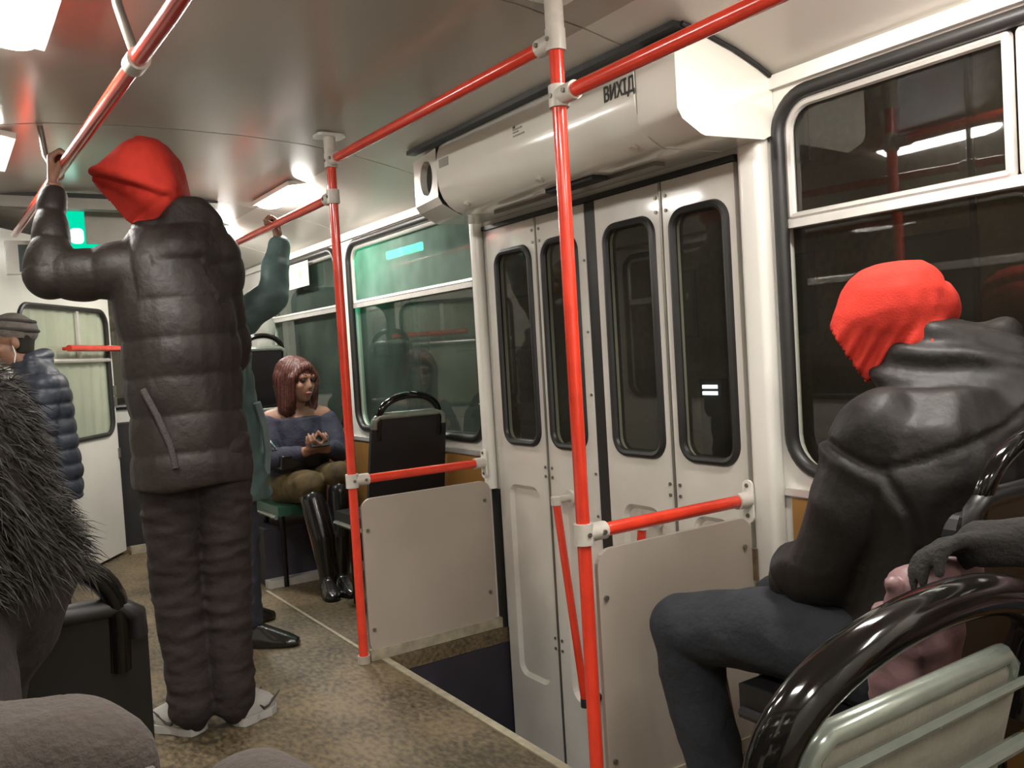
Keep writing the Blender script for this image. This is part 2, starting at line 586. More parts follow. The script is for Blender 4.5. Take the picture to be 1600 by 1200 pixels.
def hand(w, d, n, s, curl=(0.25, 0.35, 0.25), k=1.0, thumb=0.3, spread=0.0):
    """palm, four fingers of unequal length with three bends, thumb off the side. w wrist, d along the palm, n palm side, s thumb side"""
    w = Vector(w); d = Vector(d).normalized(); n = Vector(n)
    n = (n - d * n.dot(d)).normalized()
    s = Vector(s); s = (s - d * s.dot(d) - n * s.dot(n)).normalized()
    pr = []
    offs = (0.030, 0.010, -0.010, -0.028)
    lens = (0.074, 0.082, 0.076, 0.060)
    for i in range(4):
        kn = w + (d * (0.088 - 0.006 * abs(i - 1.2)) + s * offs[i]) * k
        pr.append(('c', w + (s * offs[i] * 0.75 + d * 0.01) * k, 0.0145 * k, kn, 0.0115 * k))
        a = 0.0
        p = kn
        for j, fr in enumerate((0.45, 0.31, 0.24)):
            a += curl[j]
            sp = spread * (1.2 - i) * 0.5
            dr = d * math.cos(a) + n * math.sin(a) + s * sp * 0.3
            q = p + dr.normalized() * lens[i] * fr * k
            pr.append(('c', p, (0.0095 - 0.001 * j) * k, q, (0.0088 - 0.001 * j) * k))
            p = q
    t0 = w + (s * 0.026 + d * 0.022 + n * 0.006) * k
    t1 = t0 + (s * 0.55 + d * 0.65 + n * thumb).normalized() * 0.042 * k
    t2 = t1 + (d * 0.75 + n * (thumb + 0.45) + s * 0.05).normalized() * 0.030 * k
    t3 = t2 + (d * 0.6 + n * (thumb + 0.8) - s * 0.2).normalized() * 0.024 * k
    pr += [('c', t0, 0.014 * k, t1, 0.011 * k), ('c', t1, 0.0105 * k, t2, 0.0095 * k), ('c', t2, 0.0095 * k, t3, 0.0075 * k)]
    return pr

def head(c, f, u=(0, 0, 1), k=1.0):
    """skull, jaw, brow, nose, ears and neck stub; also returns points for eyes, brows and mouth"""
    c = Vector(c); f = Vector(f).normalized(); u = Vector(u)
    u = (u - f * u.dot(f)).normalized()
    s = f.cross(u)
    R = Matrix((s, f, u)).transposed()
    pr = [('e', c + (u * 0.035 - f * 0.012) * k, (0.074 * k, 0.092 * k, 0.085 * k), R),
          ('e', c + (u * -0.035 + f * 0.022) * k, (0.060 * k, 0.068 * k, 0.075 * k), R),
          ('e', c + (u * -0.082 + f * 0.048) * k, (0.030 * k, 0.030 * k, 0.026 * k), R),
          ('c', c + (u * 0.012 + f * 0.082) * k, 0.008 * k, c + (u * -0.026 + f * 0.093) * k, 0.011 * k),
          ('c', c + (u * 0.028 + f * 0.070 + s * 0.036) * k, 0.016 * k, c + (u * 0.028 + f * 0.070 - s * 0.036) * k, 0.016 * k),
          ('c', c + (u * -0.022 + f * 0.055 + s * 0.036) * k, 0.024 * k, c + (u * -0.045 + f * 0.050 + s * 0.028) * k, 0.024 * k),
          ('c', c + (u * -0.022 + f * 0.055 - s * 0.036) * k, 0.024 * k, c + (u * -0.045 + f * 0.050 - s * 0.028) * k, 0.024 * k)]
    for q in (1, -1):
        pr.append(('e', c + (s * 0.076 * q - f * 0.008 + u * -0.005) * k, (0.012 * k, 0.020 * k, 0.032 * k), R))
    ex = dict(eyes=[c + (u * 0.010 + f * 0.074 + s * 0.031 * q) * k for q in (1, -1)],
              brows=[(c + (u * 0.036 + f * 0.084 + s * 0.016 * q) * k, c + (u * 0.034 + f * 0.072 + s * 0.052 * q) * k) for q in (1, -1)],
              mouth=(c + (u * -0.058 + f * 0.082 + s * 0.022) * k, c + (u * -0.057 + f * 0.090) * k, c + (u * -0.058 + f * 0.082 - s * 0.022) * k))
    return pr, ex

MT['eye'] = mat('eye_dark', (0.03, 0.02, 0.018), 0.2)
MT['lip'] = mat('lip', (0.38, 0.12, 0.10), 0.4)

def face(parent, ex, k=1.0, brow='hair'):
    bm = NB()
    for e in ex['eyes']:
        add_sphere(bm, e, 0.0125 * k, 10, 8)
    obj('eyes', bm, 'eye', parent, smooth=True)
    bm = NB()
    for a, b in ex['brows']:
        add_tube(bm, [a, (a + b) / 2 + Vector((0, 0, 0.004)), b], 0.0042 * k, 6)
    obj('eyebrows', bm, brow, parent, smooth=True)
    bm = NB()
    a, b, c = ex['mouth']
    add_tube(bm, [a, a.lerp(b, 0.6), b, c.lerp(b, 0.6), c], [0.003 * k, 0.006 * k, 0.007 * k, 0.006 * k, 0.003 * k], 8)
    obj('mouth', bm, 'lip', parent, smooth=True)

# ------------------------------------------------------------------ bus shell
WX = 1.93          # inner face of the door-side wall
LX = -0.42         # inner face of the other wall
YB, YF = -1.25, 6.5
XP, Y1, Y2 = 1.2854, 1.6739, 3.0819     # the two door posts
WELL = (1.37, 1.70, 3.06)               # stepwell: inner edge X, near Y, far Y

# floor with the stepwell left open
bm = NB()
add_box(bm, LX - 0.05, WELL[0], YB, YF, -0.06, 0)
add_box(bm, WELL[0], WX + 0.05, YB, WELL[1], -0.06, 0)
add_box(bm, WELL[0], WX + 0.05, WELL[2], YF, -0.06, 0)
tag(obj('floor', bm, 'floor'), kind='structure')
# stepwell
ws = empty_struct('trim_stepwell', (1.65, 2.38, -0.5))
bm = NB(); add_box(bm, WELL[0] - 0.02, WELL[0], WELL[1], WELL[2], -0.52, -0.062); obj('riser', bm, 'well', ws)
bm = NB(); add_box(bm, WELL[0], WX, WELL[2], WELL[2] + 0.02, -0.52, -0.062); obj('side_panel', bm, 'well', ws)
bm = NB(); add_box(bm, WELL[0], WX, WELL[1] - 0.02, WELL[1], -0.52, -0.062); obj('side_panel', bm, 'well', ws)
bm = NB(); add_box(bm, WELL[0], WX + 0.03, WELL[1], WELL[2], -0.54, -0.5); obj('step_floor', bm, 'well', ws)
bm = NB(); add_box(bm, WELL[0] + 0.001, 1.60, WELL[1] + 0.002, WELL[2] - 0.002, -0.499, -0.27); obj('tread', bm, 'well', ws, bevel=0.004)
# metal edge strips
bm = NB()
add_box(bm, WELL[0] - 0.022, WELL[0] + 0.006, WELL[1], WELL[2], 0.0005, 0.006)
add_box(bm, WELL[0] + 0.0005, WELL[0] + 0.006, WELL[1], WELL[2], -0.04, 0.0005)
tag(obj('trim_threshold', bm, 'strip', bevel=0.001), kind='structure')
bm = NB(); add_box(bm, 1.333, 1.347, 3.12, 4.42, 0.0005, 0.004)
tag(obj('trim_floor_strip', bm, 'strip'), kind='structure')
bm = NB(); add_box(bm, 1.36, WX - 0.02, 4.44, 4.50, 0.0005, 0.04)
tag(obj('trim_podium_foot', bm, 'alu', bevel=0.004), kind='structure')
bm = NB(); add_box(bm, 1.37, WX, 4.501, 6.3, 0.0005, 0.30)
tag(obj('trim_podium', bm, 'well', bevel=0.01), kind='structure')

# right wall cells: (y0, y1, window hole or None)
Z0, Z1 = 0.0, 1.845
WINZ = (0.775, 1.785)
cells = [(-1.25, -0.34, None), (-0.34, 1.62, (-0.22, 1.565)), (3.06, 4.56, (3.145, 4.475)), (4.56, 6.5, (4.64, 5.86))]
bm = NB()
for y0, y1, h in cells:
    if h is None:
        add_box(bm, WX, WX + 0.05, y0, y1, Z0 - 0.06, Z1)
    else:
        add_holed(bm, (y0, y1, Z0 - 0.06, Z1), rrect(h[0], h[1], WINZ[0], WINZ[1], 0.10), XW(WX), XW(WX + 0.05))
add_box(bm, WX, WX + 0.05, 1.62, 1.70, -0.55, Z1)
add_box(bm, WX, WX + 0.05, 1.70, 3.06, 1.665, Z1)
tag(obj('wall_right', bm, 'white'), kind='structure')

def bus_window(name, y0, y1, glass_up, glass_low, x=WX, sgn=1, vents=()):
    """rubber gasket, aluminium vent frames above a mid bar, panes. sgn: +1 right wall, -1 left wall"""
    t = empty_struct(name, (x + 0.01 * sgn, (y0 + y1) / 2, WINZ[0]))
    z0, z1, zm = WINZ[0], WINZ[1], 1.447
    xi = x - 0.002 * sgn
    bm = NB()
    add_tube(bm, [(xi, a, b) for a, b in rrect(y0 + 0.004, y1 - 0.004, z0 + 0.004, z1 - 0.004, 0.10, 8)], 0.019, 10, closed=True)
    obj('gasket', bm, 'rubber', t, smooth=True)
    xg = x + 0.020 * sgn
    bm = NB()
    add_box(bm, min(xg - 0.018 * sgn, xg + 0.01 * sgn), max(xg - 0.018 * sgn, xg + 0.01 * sgn), y0 + 0.02, y1 - 0.02, zm - 0.014, zm + 0.010)
    obj('mid_bar', bm, 'alu', t, bevel=0.003)
    for a, b, cr in vents:
        bm = NB()
        pts = rrect(a, b, zm + 0.014, z1 - 0.030, 0.07, 6, corners=cr)
        add_tube(bm, [(xg - 0.008 * sgn, p[0], p[1]) for p in pts], 0.0125, 8, closed=True)
        obj('vent_frame', bm, 'alu', t, smooth=True)
        bm = NB()
        add_slab(bm, rrect(a + 0.004, b - 0.004, zm + 0.018, z1 - 0.034, 0.065, 5, corners=cr), XW(xg + 0.003 * sgn), XW(xg + 0.006 * sgn))
        obj('pane', bm, glass_up, t)
    bm = NB()
    add_slab(bm, rrect(y0 + 0.012, y1 - 0.012, z0 + 0.012, zm - 0.012, 0.09, 6, corners=(1, 1, 0, 0)), XW(xg + 0.010 * sgn), XW(xg + 0.013 * sgn))
    obj('pane', bm, glass_low, t)
    return t

bus_window('window_1', -0.22, 1.565, 'glass', 'glass', vents=((0.965, 1.535, (0, 0, 1, 0)), (-0.185, 0.935, (0, 0, 0, 1))))
bus_window('window_2', 3.145, 4.475, 'glassmist', 'glassfog', vents=((3.175, 4.445, (0, 0, 1, 1)),))
bus_window('window_3', 4.64, 5.86, 'glassfog', 'glassfog', vents=((4.67, 5.83, (0, 0, 1, 1)),))

# trims on the right wall
bm = NB(); add_box(bm, WX - 0.016, WX - 0.0005, -1.2, 1.61, 1.806, 1.842)
tag(obj('trim_1', bm, 'white', bevel=0.004), kind='structure')
bm = NB(); add_box(bm, WX - 0.016, WX - 0.0005, 3.07, 6.4, 1.806, 1.842)
tag(obj('trim_2', bm, 'white', bevel=0.004), kind='structure')
for i, (a, b) in enumerate(((-1.2, 1.585), (3.13, 6.4))):
    bm = NB(); add_box(bm, WX - 0.014, WX - 0.0005, a, b, 0.712, 0.732)
    tag(obj('trim_%d' % (3 + i), bm, 'alu', bevel=0.003), kind='structure')
    bm = NB(); add_box(bm, WX - 0.010, WX - 0.0005, a + 0.02, b - 0.02, 0.06, 0.705)
    tag(obj('trim_%d' % (5 + i), bm, 'wood', bevel=0.002), kind='structure')
# pillar beside the near end of the door, and the jamb cover at the far end
bm = NB(); add_slab(bm, rrect(WX - 0.055, WX - 0.001, 1.585, 1.668, 0.02, 5), lambda p: (p[0], p[1], -0.0), lambda p: (p[0], p[1], 1.69))
tag(obj('trim_7', bm, 'white', smooth=True), kind='structure')
bm = NB(); add_slab(bm, rrect(WX - 0.045, WX - 0.001, 3.065, 3.125, 0.02, 5), lambda p: (p[0], p[1], 0.585), lambda p: (p[0], p[1], 1.72))
tag(obj('trim_8', bm, 'white', smooth=True), kind='structure')
bm = NB(); add_box(bm, WX - 0.02, WX - 0.001, 3.062, 3.10, 0.0, 0.58)
tag(obj('trim_9', bm, 'rubber'), kind='structure')

# left wall, seen only in reflections
bm = NB()
lf = lambda x: (lambda p: (x, p[0], p[1]))
for y0, y1, h in [(-1.25, 0.35, (-1.1, 0.25)), (0.35, 1.95, (0.45, 1.85)), (1.95, 3.55, (2.05, 3.45)), (3.55, 5.0, (3.65, 4.9))]:
    add_holed(bm, (y0, y1, -0.06, Z1), rrect(h[0], h[1], WINZ[0], WINZ[1], 0.10), lf(LX), lf(LX - 0.05))
add_box(bm, LX - 0.05, LX, 5.0, 6.5, -0.06, Z1)
tag(obj('wall_left', bm, 'white'), kind='structure')
for i, (a, b) in enumerate(((-1.1, 0.25), (0.45, 1.85), (2.05, 3.45), (3.65, 4.9))):
    bus_window('window_%d' % (4 + i), a, b, 'glass', 'glass', x=LX, sgn=-1, vents=((a + 0.03, b - 0.03, (0, 0, 1, 1)),))
bm = NB(); add_box(bm, LX - 0.05, WX + 0.05, YB - 0.05, YB, -0.06, 2.05)
tag(obj('wall_rear', bm, 'white'), kind='structure')
# front wall: lower dash, windscreen
bm = NB()
add_holed(bm, (LX, WX, 0.0, 2.03), rrect(LX + 0.1, WX - 0.35, 0.92, 1.72, 0.1), lambda p: (p[0], YF, p[1]), lambda p: (p[0], YF + 0.05, p[1]))
tag(obj('wall_front', bm, 'white'), kind='structure')
ws = empty_struct('window_8', (0.7, YF, 0.92))
bm = NB(); add_tube(bm, [(a, YF - 0.005, b) for a, b in rrect(LX + 0.105, WX - 0.355, 0.925, 1.715, 0.1, 8)], 0.02, 8, closed=True)
obj('gasket', bm, 'rubber', ws, smooth=True)
bm = NB(); add_slab(bm, rrect(LX + 0.1, WX - 0.35, 0.92, 1.72, 0.1), lambda p: (p[0], YF + 0.02, p[1]), lambda p: (p[0], YF + 0.024, p[1]))
obj('pane', bm, 'glass', ws)
bm = NB(); add_box(bm, LX + 0.02, 1.36, 6.28, YF - 0.001, 0.0, 0.82)
tag(obj('trim_dashboard', bm, 'dark', bevel=0.02), kind='structure')
bm = NB(); add_box(bm, 0.97, 1.36, 5.98, 6.02, 0.0005, 0.05)
tag(obj('trim_cab_sill', bm, 'strip', bevel=0.004), kind='structure')

# ceiling: dark backing and laminate panels with open joints
PROF = [(WX, 1.845), (1.86, 1.872), (1.76, 1.905), (1.62, 1.937), (1.46, 1.970), (1.26, 1.997), (1.03, 2.010), (0.815, 2.013)]
PROF = PROF + [(2 * 0.815 - x, z) for x, z in PROF[-2::-1]]
cl = empty_struct('ceiling', (0.815, 2.6, 2.0))
def ceil_strip(y0, y1, dz, th, PROF=PROF):
    bm = NB()
    rows = []
    for y in (y0, y1):
        rows.append(([bm.verts.new((x, y, z + dz)) for x, z in PROF], [bm.verts.new((x, y, z + dz + th)) for x, z in PROF]))
    n = len(PROF)
    (a0, b0), (a1, b1) = rows
    for i in range(n - 1):
        bm.faces.new((a0[i], a0[i + 1], a1[i + 1], a1[i]))
        bm.faces.new((b0[i + 1], b0[i], b1[i], b1[i + 1]))
        bm.faces.new((a0[i + 1], a0[i], b0[i], b0[i + 1]))
        bm.faces.new((a1[i], a1[i + 1], b1[i + 1], b1[i]))
    bm.faces.new((a0[0], a1[0], b1[0], b0[0]))
    bm.faces.new((a0[-1], b0[-1], b1[-1], a1[-1]))
    return bm
obj('backing', ceil_strip(YB, YF, 0.010, 0.02), 'dark', cl, smooth=True)
joints = [YB, 0.30, 1.78, 3.27, 4.52, 5.6, YF]
for a, b in zip(joints[:-1], joints[1:]):
    for i0, i1, mm in ((0, 4, 'cove'), (4, len(PROF) - 5, 'ceil'), (len(PROF) - 5, len(PROF) - 1, 'cove')):
        obj('panel', ceil_strip(a + 0.004, b - 0.004, 0.0, 0.008, PROF[i0:i1 + 1]), mm, cl, smooth=True)
# cross beam in front of the cab
bm = NB(); add_box(bm, LX, 1.22, 4.53, 4.60, 1.935, 1.985)
tag(obj('trim_beam', bm, 'label', bevel=0.006), kind='structure')
bm = NB(); add_box(bm, LX, 1.26, 4.515, 4.53, 1.985, 2.004)
tag(obj('trim_beam_gap', bm, 'rubber'), kind='structure')

# cab door standing at an angle: white leaf with a curtained window
HA, HB = Vector((0.955, 6.06, 0)), Vector((0.30, 5.09, 0))
du = (HB - HA).normalized(); LEN = (HB - HA).length
nn = Vector((-du.y, du.x, 0))
if nn.dot(CAM - HA) < 0: nn = -nn
def CD(off):
    return lambda p: tuple(HA + du * p[0] + nn * off + Vector((0, 0, p[1])))
cab = empty_struct('door_2', tuple(HA))
bm = NB()
add_holed(bm, (0, LEN, 0.02, 1.93), rrect(0.045, LEN - 0.15, 0.775, 1.555, 0.09), CD(0), CD(-0.03))
obj('leaf', bm, 'white', cab)
bm = NB(); add_tube(bm, [CD(0.002)(p) for p in rrect(0.05, LEN - 0.155, 0.78, 1.55, 0.09, 8)], 0.014, 8, closed=True)
obj('gasket', bm, 'rubber', cab, smooth=True)
bm = NB()
NC = 48
for k in range(NC):
    pass
rows = [[bm.verts.new(CD(-0.02 + 0.006 * math.sin(k * 1.15) + 0.003 * math.sin(k * 2.7))((0.02 + (LEN - 0.14) * k / NC, z))) for k in range(NC + 1)] for z in (0.74, 1.58)]
for k in range(NC):
    bm.faces.new((rows[0][k], rows[0][k + 1], rows[1][k + 1], rows[1][k]))
obj('curtain', bm, 'curtain', cab, smooth=True, recalc=False)
bm = NB(); add_slab(bm, rrect(0.04, LEN - 0.15, 0.77, 1.56, 0.09), CD(-0.008), CD(-0.011))
obj('pane', bm, 'glass', cab)
for u in (0.40,):
    bm = NB()
    a = [CD(0.004)((u - 0.014, 1.26)), CD(0.004)((u + 0.014, 1.26)), CD(0.004)((u + 0.014, 1.55)), CD(0.004)((u - 0.014, 1.55))]
    b = [CD(-0.012)((u - 0.014, 1.26)), CD(-0.012)((u + 0.014, 1.26)), CD(-0.012)((u + 0.014, 1.55)), CD(-0.012)((u - 0.014, 1.55))]
    va = [bm.verts.new(p) for p in a]; vb = [bm.verts.new(p) for p in b]
    bm.faces.new(va); bm.faces.new(vb[::-1])
    for i in range(4): bm.faces.new((va[i], vb[i], vb[(i + 1) % 4], va[(i + 1) % 4]))
    obj('mullion', bm, 'alu', cab)
bm = NB(); add_tube(bm, [CD(0.004)((0.05, 1.245)), CD(0.004)((LEN - 0.155, 1.245))], 0.013, 8)
obj('window_bar', bm, 'alu', cab, smooth=True)
bm = NB(); add_tube(bm, [CD(0.05)((0.0, 1.315)), CD(0.05)((0.62, 1.315))], 0.019, 12)
for u in (0.03, 0.59): add_tube(bm, [CD(0.0)((u, 1.315)), CD(0.05)((u, 1.315))], 0.010, 8)
obj('guard_bar', bm, 'red', cab, smooth=True)
for z in (0.62, 0.95, 1.02):
    bm = NB(); add_tube(bm, [CD(0.004)((0.004, z)), CD(0.004)((0.004, z + 0.06))], 0.010, 8)
    obj('hinge', bm, 'steel', cab, smooth=True)
# the partition going on towards the other wall
bm = NB()
add_box(bm, LX, HB.x - 0.01, 5.06, 5.09, 0.0, 1.93)
tag(obj('wall_cab', bm, 'white'), kind='structure')

# ------------------------------------------------------------------ folding door
dr = empty_struct('door_1', (WX, 2.38, -0.46))
DZ0, DZ1 = -0.46, 1.645
LEAVES = [(1.712, 2.006, 1.745, 1.967), (2.016, 2.335, 2.052, 2.286), (2.395, 2.684, 2.448, 2.648), (2.694, 3.04, 2.733, 2.970)]
XD = WX - 0.012
for a, b, wa, wb in LEAVES:
    bm = NB()
    wz = (0.785, 1.545)
    hole = rrect(wa, wb, wz[0], wz[1], 0.055, 6)
    add_holed(bm, (a, b, 0.69, DZ1), hole, XW(XD), XW(XD + 0.03))
    ra, rb = a + 0.065, b - 0.065
    rec = rrect(ra, rb, -0.17, 0.615, 0.05, 6)
    rec2 = rrect(ra + 0.016, rb - 0.016, -0.154, 0.599, 0.036, 6)
    # lower half: frame around a recess, sloping sides, recessed field
    q = len(rec) // 4
    oc = [bm.verts.new((XD, y, z)) for y, z in ((a, DZ0), (b, DZ0), (b, 0.69), (a, 0.69))]
    bc = [bm.verts.new((XD + 0.03, y, z)) for y, z in ((a, DZ0), (b, DZ0), (b, 0.69), (a, 0.69))]
    i1 = [bm.verts.new((XD, y, z)) for y, z in rec]
    i2 = [bm.verts.new((XD + 0.014, y, z)) for y, z in rec2]
    for c in range(4):
        for k in range(q - 1):
            bm.faces.new((oc[c], i1[c * q + k], i1[c * q + k + 1]))
        nx = (c + 1) % 4
        bm.faces.new((oc[c], i1[c * q + q - 1], i1[nx * q], oc[nx]))
        bm.faces.new((oc[c], bc[c], bc[nx], oc[nx]))
    n = len(rec)
    for k in range(n):
        bm.faces.new((i1[k], i1[(k + 1) % n], i2[(k + 1) % n], i2[k]))
    bm.faces.new(i2)
    bm.faces.new(bc)
    bmesh.ops.remove_doubles(bm, verts=bm.verts, dist=0.0002)
    lf_ = obj('leaf', bm, 'door', dr)
    bm = NB(); add_tube(bm, [(XD - 0.001, p[0], p[1]) for p in rrect(wa + 0.002, wb - 0.002, wz[0] + 0.002, wz[1] - 0.002, 0.053, 8)], 0.013, 8, closed=True)
    obj('gasket', bm, 'rubber', lf_, smooth=True)
    bm = NB(); add_slab(bm, hole, XW(XD + 0.012), XW(XD + 0.016))
    obj('pane', bm, 'glassdoor', lf_)
# hinges: pairs of screws beside each fold, plates on top
for yj in (2.011, 2.689):
    for zz in (0.70, 0.665, 1.555, 1.60, 0.0, 0.04):
        for s in (-1, 1):
            bm = NB(); add_disc(bm, (XD, yj + s * 0.022, zz), (-1, 0, 0), 0.006, 0.004, 8)
            obj('screw', bm, 'steel', dr)
    bm = NB(); add_tube(bm, [(XD - 0.002, yj, DZ0), (XD - 0.002, yj, DZ1)], 0.0045, 8)
    obj('hinge_strip', bm, 'steel', dr, smooth=True)
bm = NB(); add_box(bm, XD + 0.004, XD + 0.028, 2.335, 2.395, DZ0, DZ1)
obj('rubber_seal', bm, 'rubber', dr, bevel=0.006)
for zz in (1.45, 1.2, 0.98, 0.7, 0.55):
    bm = NB(); add_disc(bm, (XD, 2.405, zz), (-1, 0, 0), 0.005, 0.004, 8)
    obj('screw', bm, 'steel', dr)
# dark lintel above the leaves
bm = NB(); add_box(bm, WX - 0.02, WX + 0.02, 1.70, 3.06, 1.647, 1.664)
obj('top_seal', bm, 'rubber', dr)
# red grab bars on two leaves
for ya, za, yb, zb in ((2.562, 0.60, 2.455, -0.11), (2.10, 0.575, 2.205, -0.11)):
    h = obj('grab_bar', (lambda bm: (add_tube(bm, [(1.85, ya, za), (1.85, yb, zb)], 0.0145, 12), bm)[1])(NB()), 'red', dr, smooth=True)
    bm = NB()
    add_tube(bm, [(1.85, ya, za + 0.012), (1.85, ya, za - 0.018)], 0.019, 12)
    add_tube(bm, [(1.85, ya, za), (XD, ya - 0.0, za)], 0.013, 10)
    add_tube(bm, [(XD - 0.008, ya, za), (XD, ya, za)], 0.028, 12)
    obj('bracket', bm, 'clamp', h, smooth=True)
    bm = NB()
    add_tube(bm, [(1.85, yb, zb + 0.012), (1.85, yb, zb - 0.02)], 0.017, 12)
    add_tube(bm, [(1.85, yb, zb), (XD, yb, zb)], 0.012, 10)
    obj('bracket', bm, 'well', h, smooth=True)

# ------------------------------------------------------------------ door mechanism cover
cv = thing('door_mechanism_cover', 'long white plastic cover over the folding door, marked with black exit lettering', 'cover', (1.75, 2.3, 1.665))
SEC = [(1.615, 1.925), (1.572, 1.90), (1.572, 1.725), (1.588, 1.700), (1.650, 1.668), (1.665, 1.664), (1.885, 1.672), (WX - 0.002, 1.690), (WX - 0.002, 1.842), (1.86, 1.868), (1.76, 1.900)]
def cover_part(y0, y1, grow_=0.0, sec=SEC):
    bm = NB()
    a = [bm.verts.new((x - (grow_ if x < 1.8 else 0), y0, z - (grow_ if z < 1.75 and x < 1.9 else 0))) for x, z in sec]
    b = [bm.verts.new((x - (grow_ if x < 1.8 else 0), y1, z - (grow_ if z < 1.75 and x < 1.9 else 0))) for x, z in sec]
    n = len(sec)
    bm.faces.new(a); bm.faces.new(b[::-1])
    for i in range(n):
        bm.faces.new((a[i], b[i], b[(i + 1) % n], a[(i + 1) % n]))
    return bm
obj('end_cap', cover_part(1.572, 1.716), 'cover', cv, bevel=0.006, smooth=True)
LID = [(1.615, 1.925), (1.585, 1.905), (1.574, 1.880), (1.5685, 1.850), (1.5665, 1.815), (1.5690, 1.780), (1.5755, 1.748), (1.588, 1.718), (1.612, 1.690), (1.640, 1.672)] + SEC[5:]
obj('front_lid', cover_part(1.722, 2.79, 0.0, LID), 'cover', cv, smooth=True)
# far end cap with an oval opening in its front face
bm = NB()
SEC2 = SEC[:2] + SEC[2:]
a = [bm.verts.new((x, 2.796, z)) for x, z in SEC]
b = [bm.verts.new((x + (0.03 if x < 1.8 else 0), 3.03, z)) for x, z in SEC]
n = len(SEC)
for i in range(n):
    if i == 1: continue
    bm.faces.new((a[i], b[i], b[(i + 1) % n], a[(i + 1) % n]))
bm.faces.new(b[::-1])
oval = [(2.905 + 0.062 * math.cos(t), 1.812 + 0.066 * math.sin(t)) for t in [2 * PI * (k + 0.5) / 28 + 1.25 * PI - PI / 28 for k in range(28)]]
fx = lambda y: 1.572 + 0.03 * (y - 2.796) / (3.03 - 2.796)
iv = [bm.verts.new((fx(y), y, z)) for y, z in oval]
iv2 = [bm.verts.new((fx(y) + 0.03, y, z)) for y, z in oval]
crn = [a[2], b[2], b[1], a[1]]
for c in range(4):
    for k in range(6):
        bm.faces.new((crn[c], iv[c * 7 + k], iv[c * 7 + k + 1]))
    bm.faces.new((crn[c], iv[c * 7 + 6], iv[(c * 7 + 7) % 28], crn[(c + 1) % 4]))
for k in range(28):
    bm.faces.new((iv[k], iv[(k + 1) % 28], iv2[(k + 1) % 28], iv2[k]))
obj('end_cap', bm, 'cover', cv)
bm = NB(); add_slab(bm, [(2.905 + 0.066 * math.cos(2 * PI * k / 24), 1.812 + 0.07 * math.sin(2 * PI * k / 24)) for k in range(24)], lambda p: (fx(p[0]) + 0.028, p[0], p[1]), lambda p: (fx(p[0]) + 0.034, p[0], p[1]))
obj('opening_backing', bm, 'rubber', cv)
bm = NB(); add_box(bm, 1.60, 1.90, 2.7965, 2.80, 1.70, 1.86); obj('baffle', bm, 'dark', cv)
for yy in (2.678, 2.231, 1.789):
    bm = NB(); add_disc(bm, (1.622, yy, 1.684), (-0.5, 0, -0.86), 0.012, 0.012, 12); obj('latch_knob', bm, 'clamp', cv, smooth=True)
bm = NB(); add_box(bm, 1.5645, 1.569, 2.70, 2.765, 1.820, 1.850); obj('label_plate', bm, 'label', cv)
# perforation along the upper edge
bm = NB()
for k in range(46):
    yy = 1.80 + k * 0.021
    for j in range(2):
        add_disc(bm, (1.590 + 0.012 * j, yy + 0.01 * j, 1.908 + 0.008 * j), (-0.55, 0, 0.83), 0.0035, 0.0012, 6)
o = obj('perforation', bm, 'label', cv); o['kind'] = 'stuff'
bm = NB(); add_box(bm, 1.76, 1.80, 1.86, 2.72, 1.655, 1.667); obj('underside_channel', bm, 'steel', cv, bevel=0.003)
bm = NB(); add_box(bm, 1.69, 1.75, 2.06, 2.3, 1.652, 1.666); obj('underside_channel', bm, 'dark', cv, bevel=0.003)

def lettering(txt, size, origin, yaw_dir, m, parent, name='lettering', bold=0.0, xs=1.0):
    cu = bpy.data.curves.new('t', 'FONT')
    cu.body = txt
    cu.size = size
    cu.extrude = 0.0006
    o = bpy.data.objects.new('t', cu)
    C.objects.link(o)
    dg = bpy.context.evaluated_depsgraph_get()
    me = bpy.data.meshes.new_from_object(o.evaluated_get(dg))
    bpy.data.objects.remove(o); bpy.data.curves.remove(cu)
    R = Matrix.Identity(4)
    xd = Vector(yaw_dir); zd = Vector((0, 0, 1)); nd = xd.cross(zd)
    R = Matrix((xd * xs, zd, nd)).transposed().to_4x4()
    R.translation = Vector(origin) - wloc(parent)
    if bold:     # heavier strokes: two more copies a hair to either side
        bm = bmesh.new(); bm.from_mesh(me)
        src = list(bm.verts) + list(bm.edges) + list(bm.faces)
        for dx, dy in ((bold, bold * 0.5), (-bold, -bold * 0.5)):
            g = bmesh.ops.duplicate(bm, geom=src)['geom']
            bmesh.ops.translate(bm, verts=[q for q in g if isinstance(q, bmesh.types.BMVert)], vec=(dx, dy, 0.00003 * (1 if dx > 0 else 2)))
        bm.to_mesh(me); bm.free()
    me.transform(R)
    me.name = name
    return link(name, me, parent, m)
t = lettering('ВИХІД', 0.056, (1.5650, 1.840, 1.806), (0, -1, 0), 'ink', cv, bold=0.0016, xs=0.68)
t = lettering('НЕ', 0.012, (1.5655, 2.285, 1.842), (0, -1, 0), 'ink', cv, 'small_print')
bm = NB()
for j, (wd, zz) in enumerate(((0.05, 1.838), (0.03, 1.829), (0.062, 1.818))):
    add_box(bm, 1.5645, 1.567, 2.285 - wd, 2.285, zz, zz + 0.0045)
obj('small_print', bm, 'label', cv)
bm = NB(); add_box(bm, 1.575, 1.612, 1.575, 3.03, 1.924, 1.9395)
add_tube(bm, [(1.60, 1.57, 1.934), (1.68, 1.568, 1.918), (1.78, 1.566, 1.893), (1.87, 1.566, 1.862), (WX - 0.006, 1.566, 1.838)], 0.0065, 8)
tag(obj('trim_10', bm, 'rubber'), kind='structure')

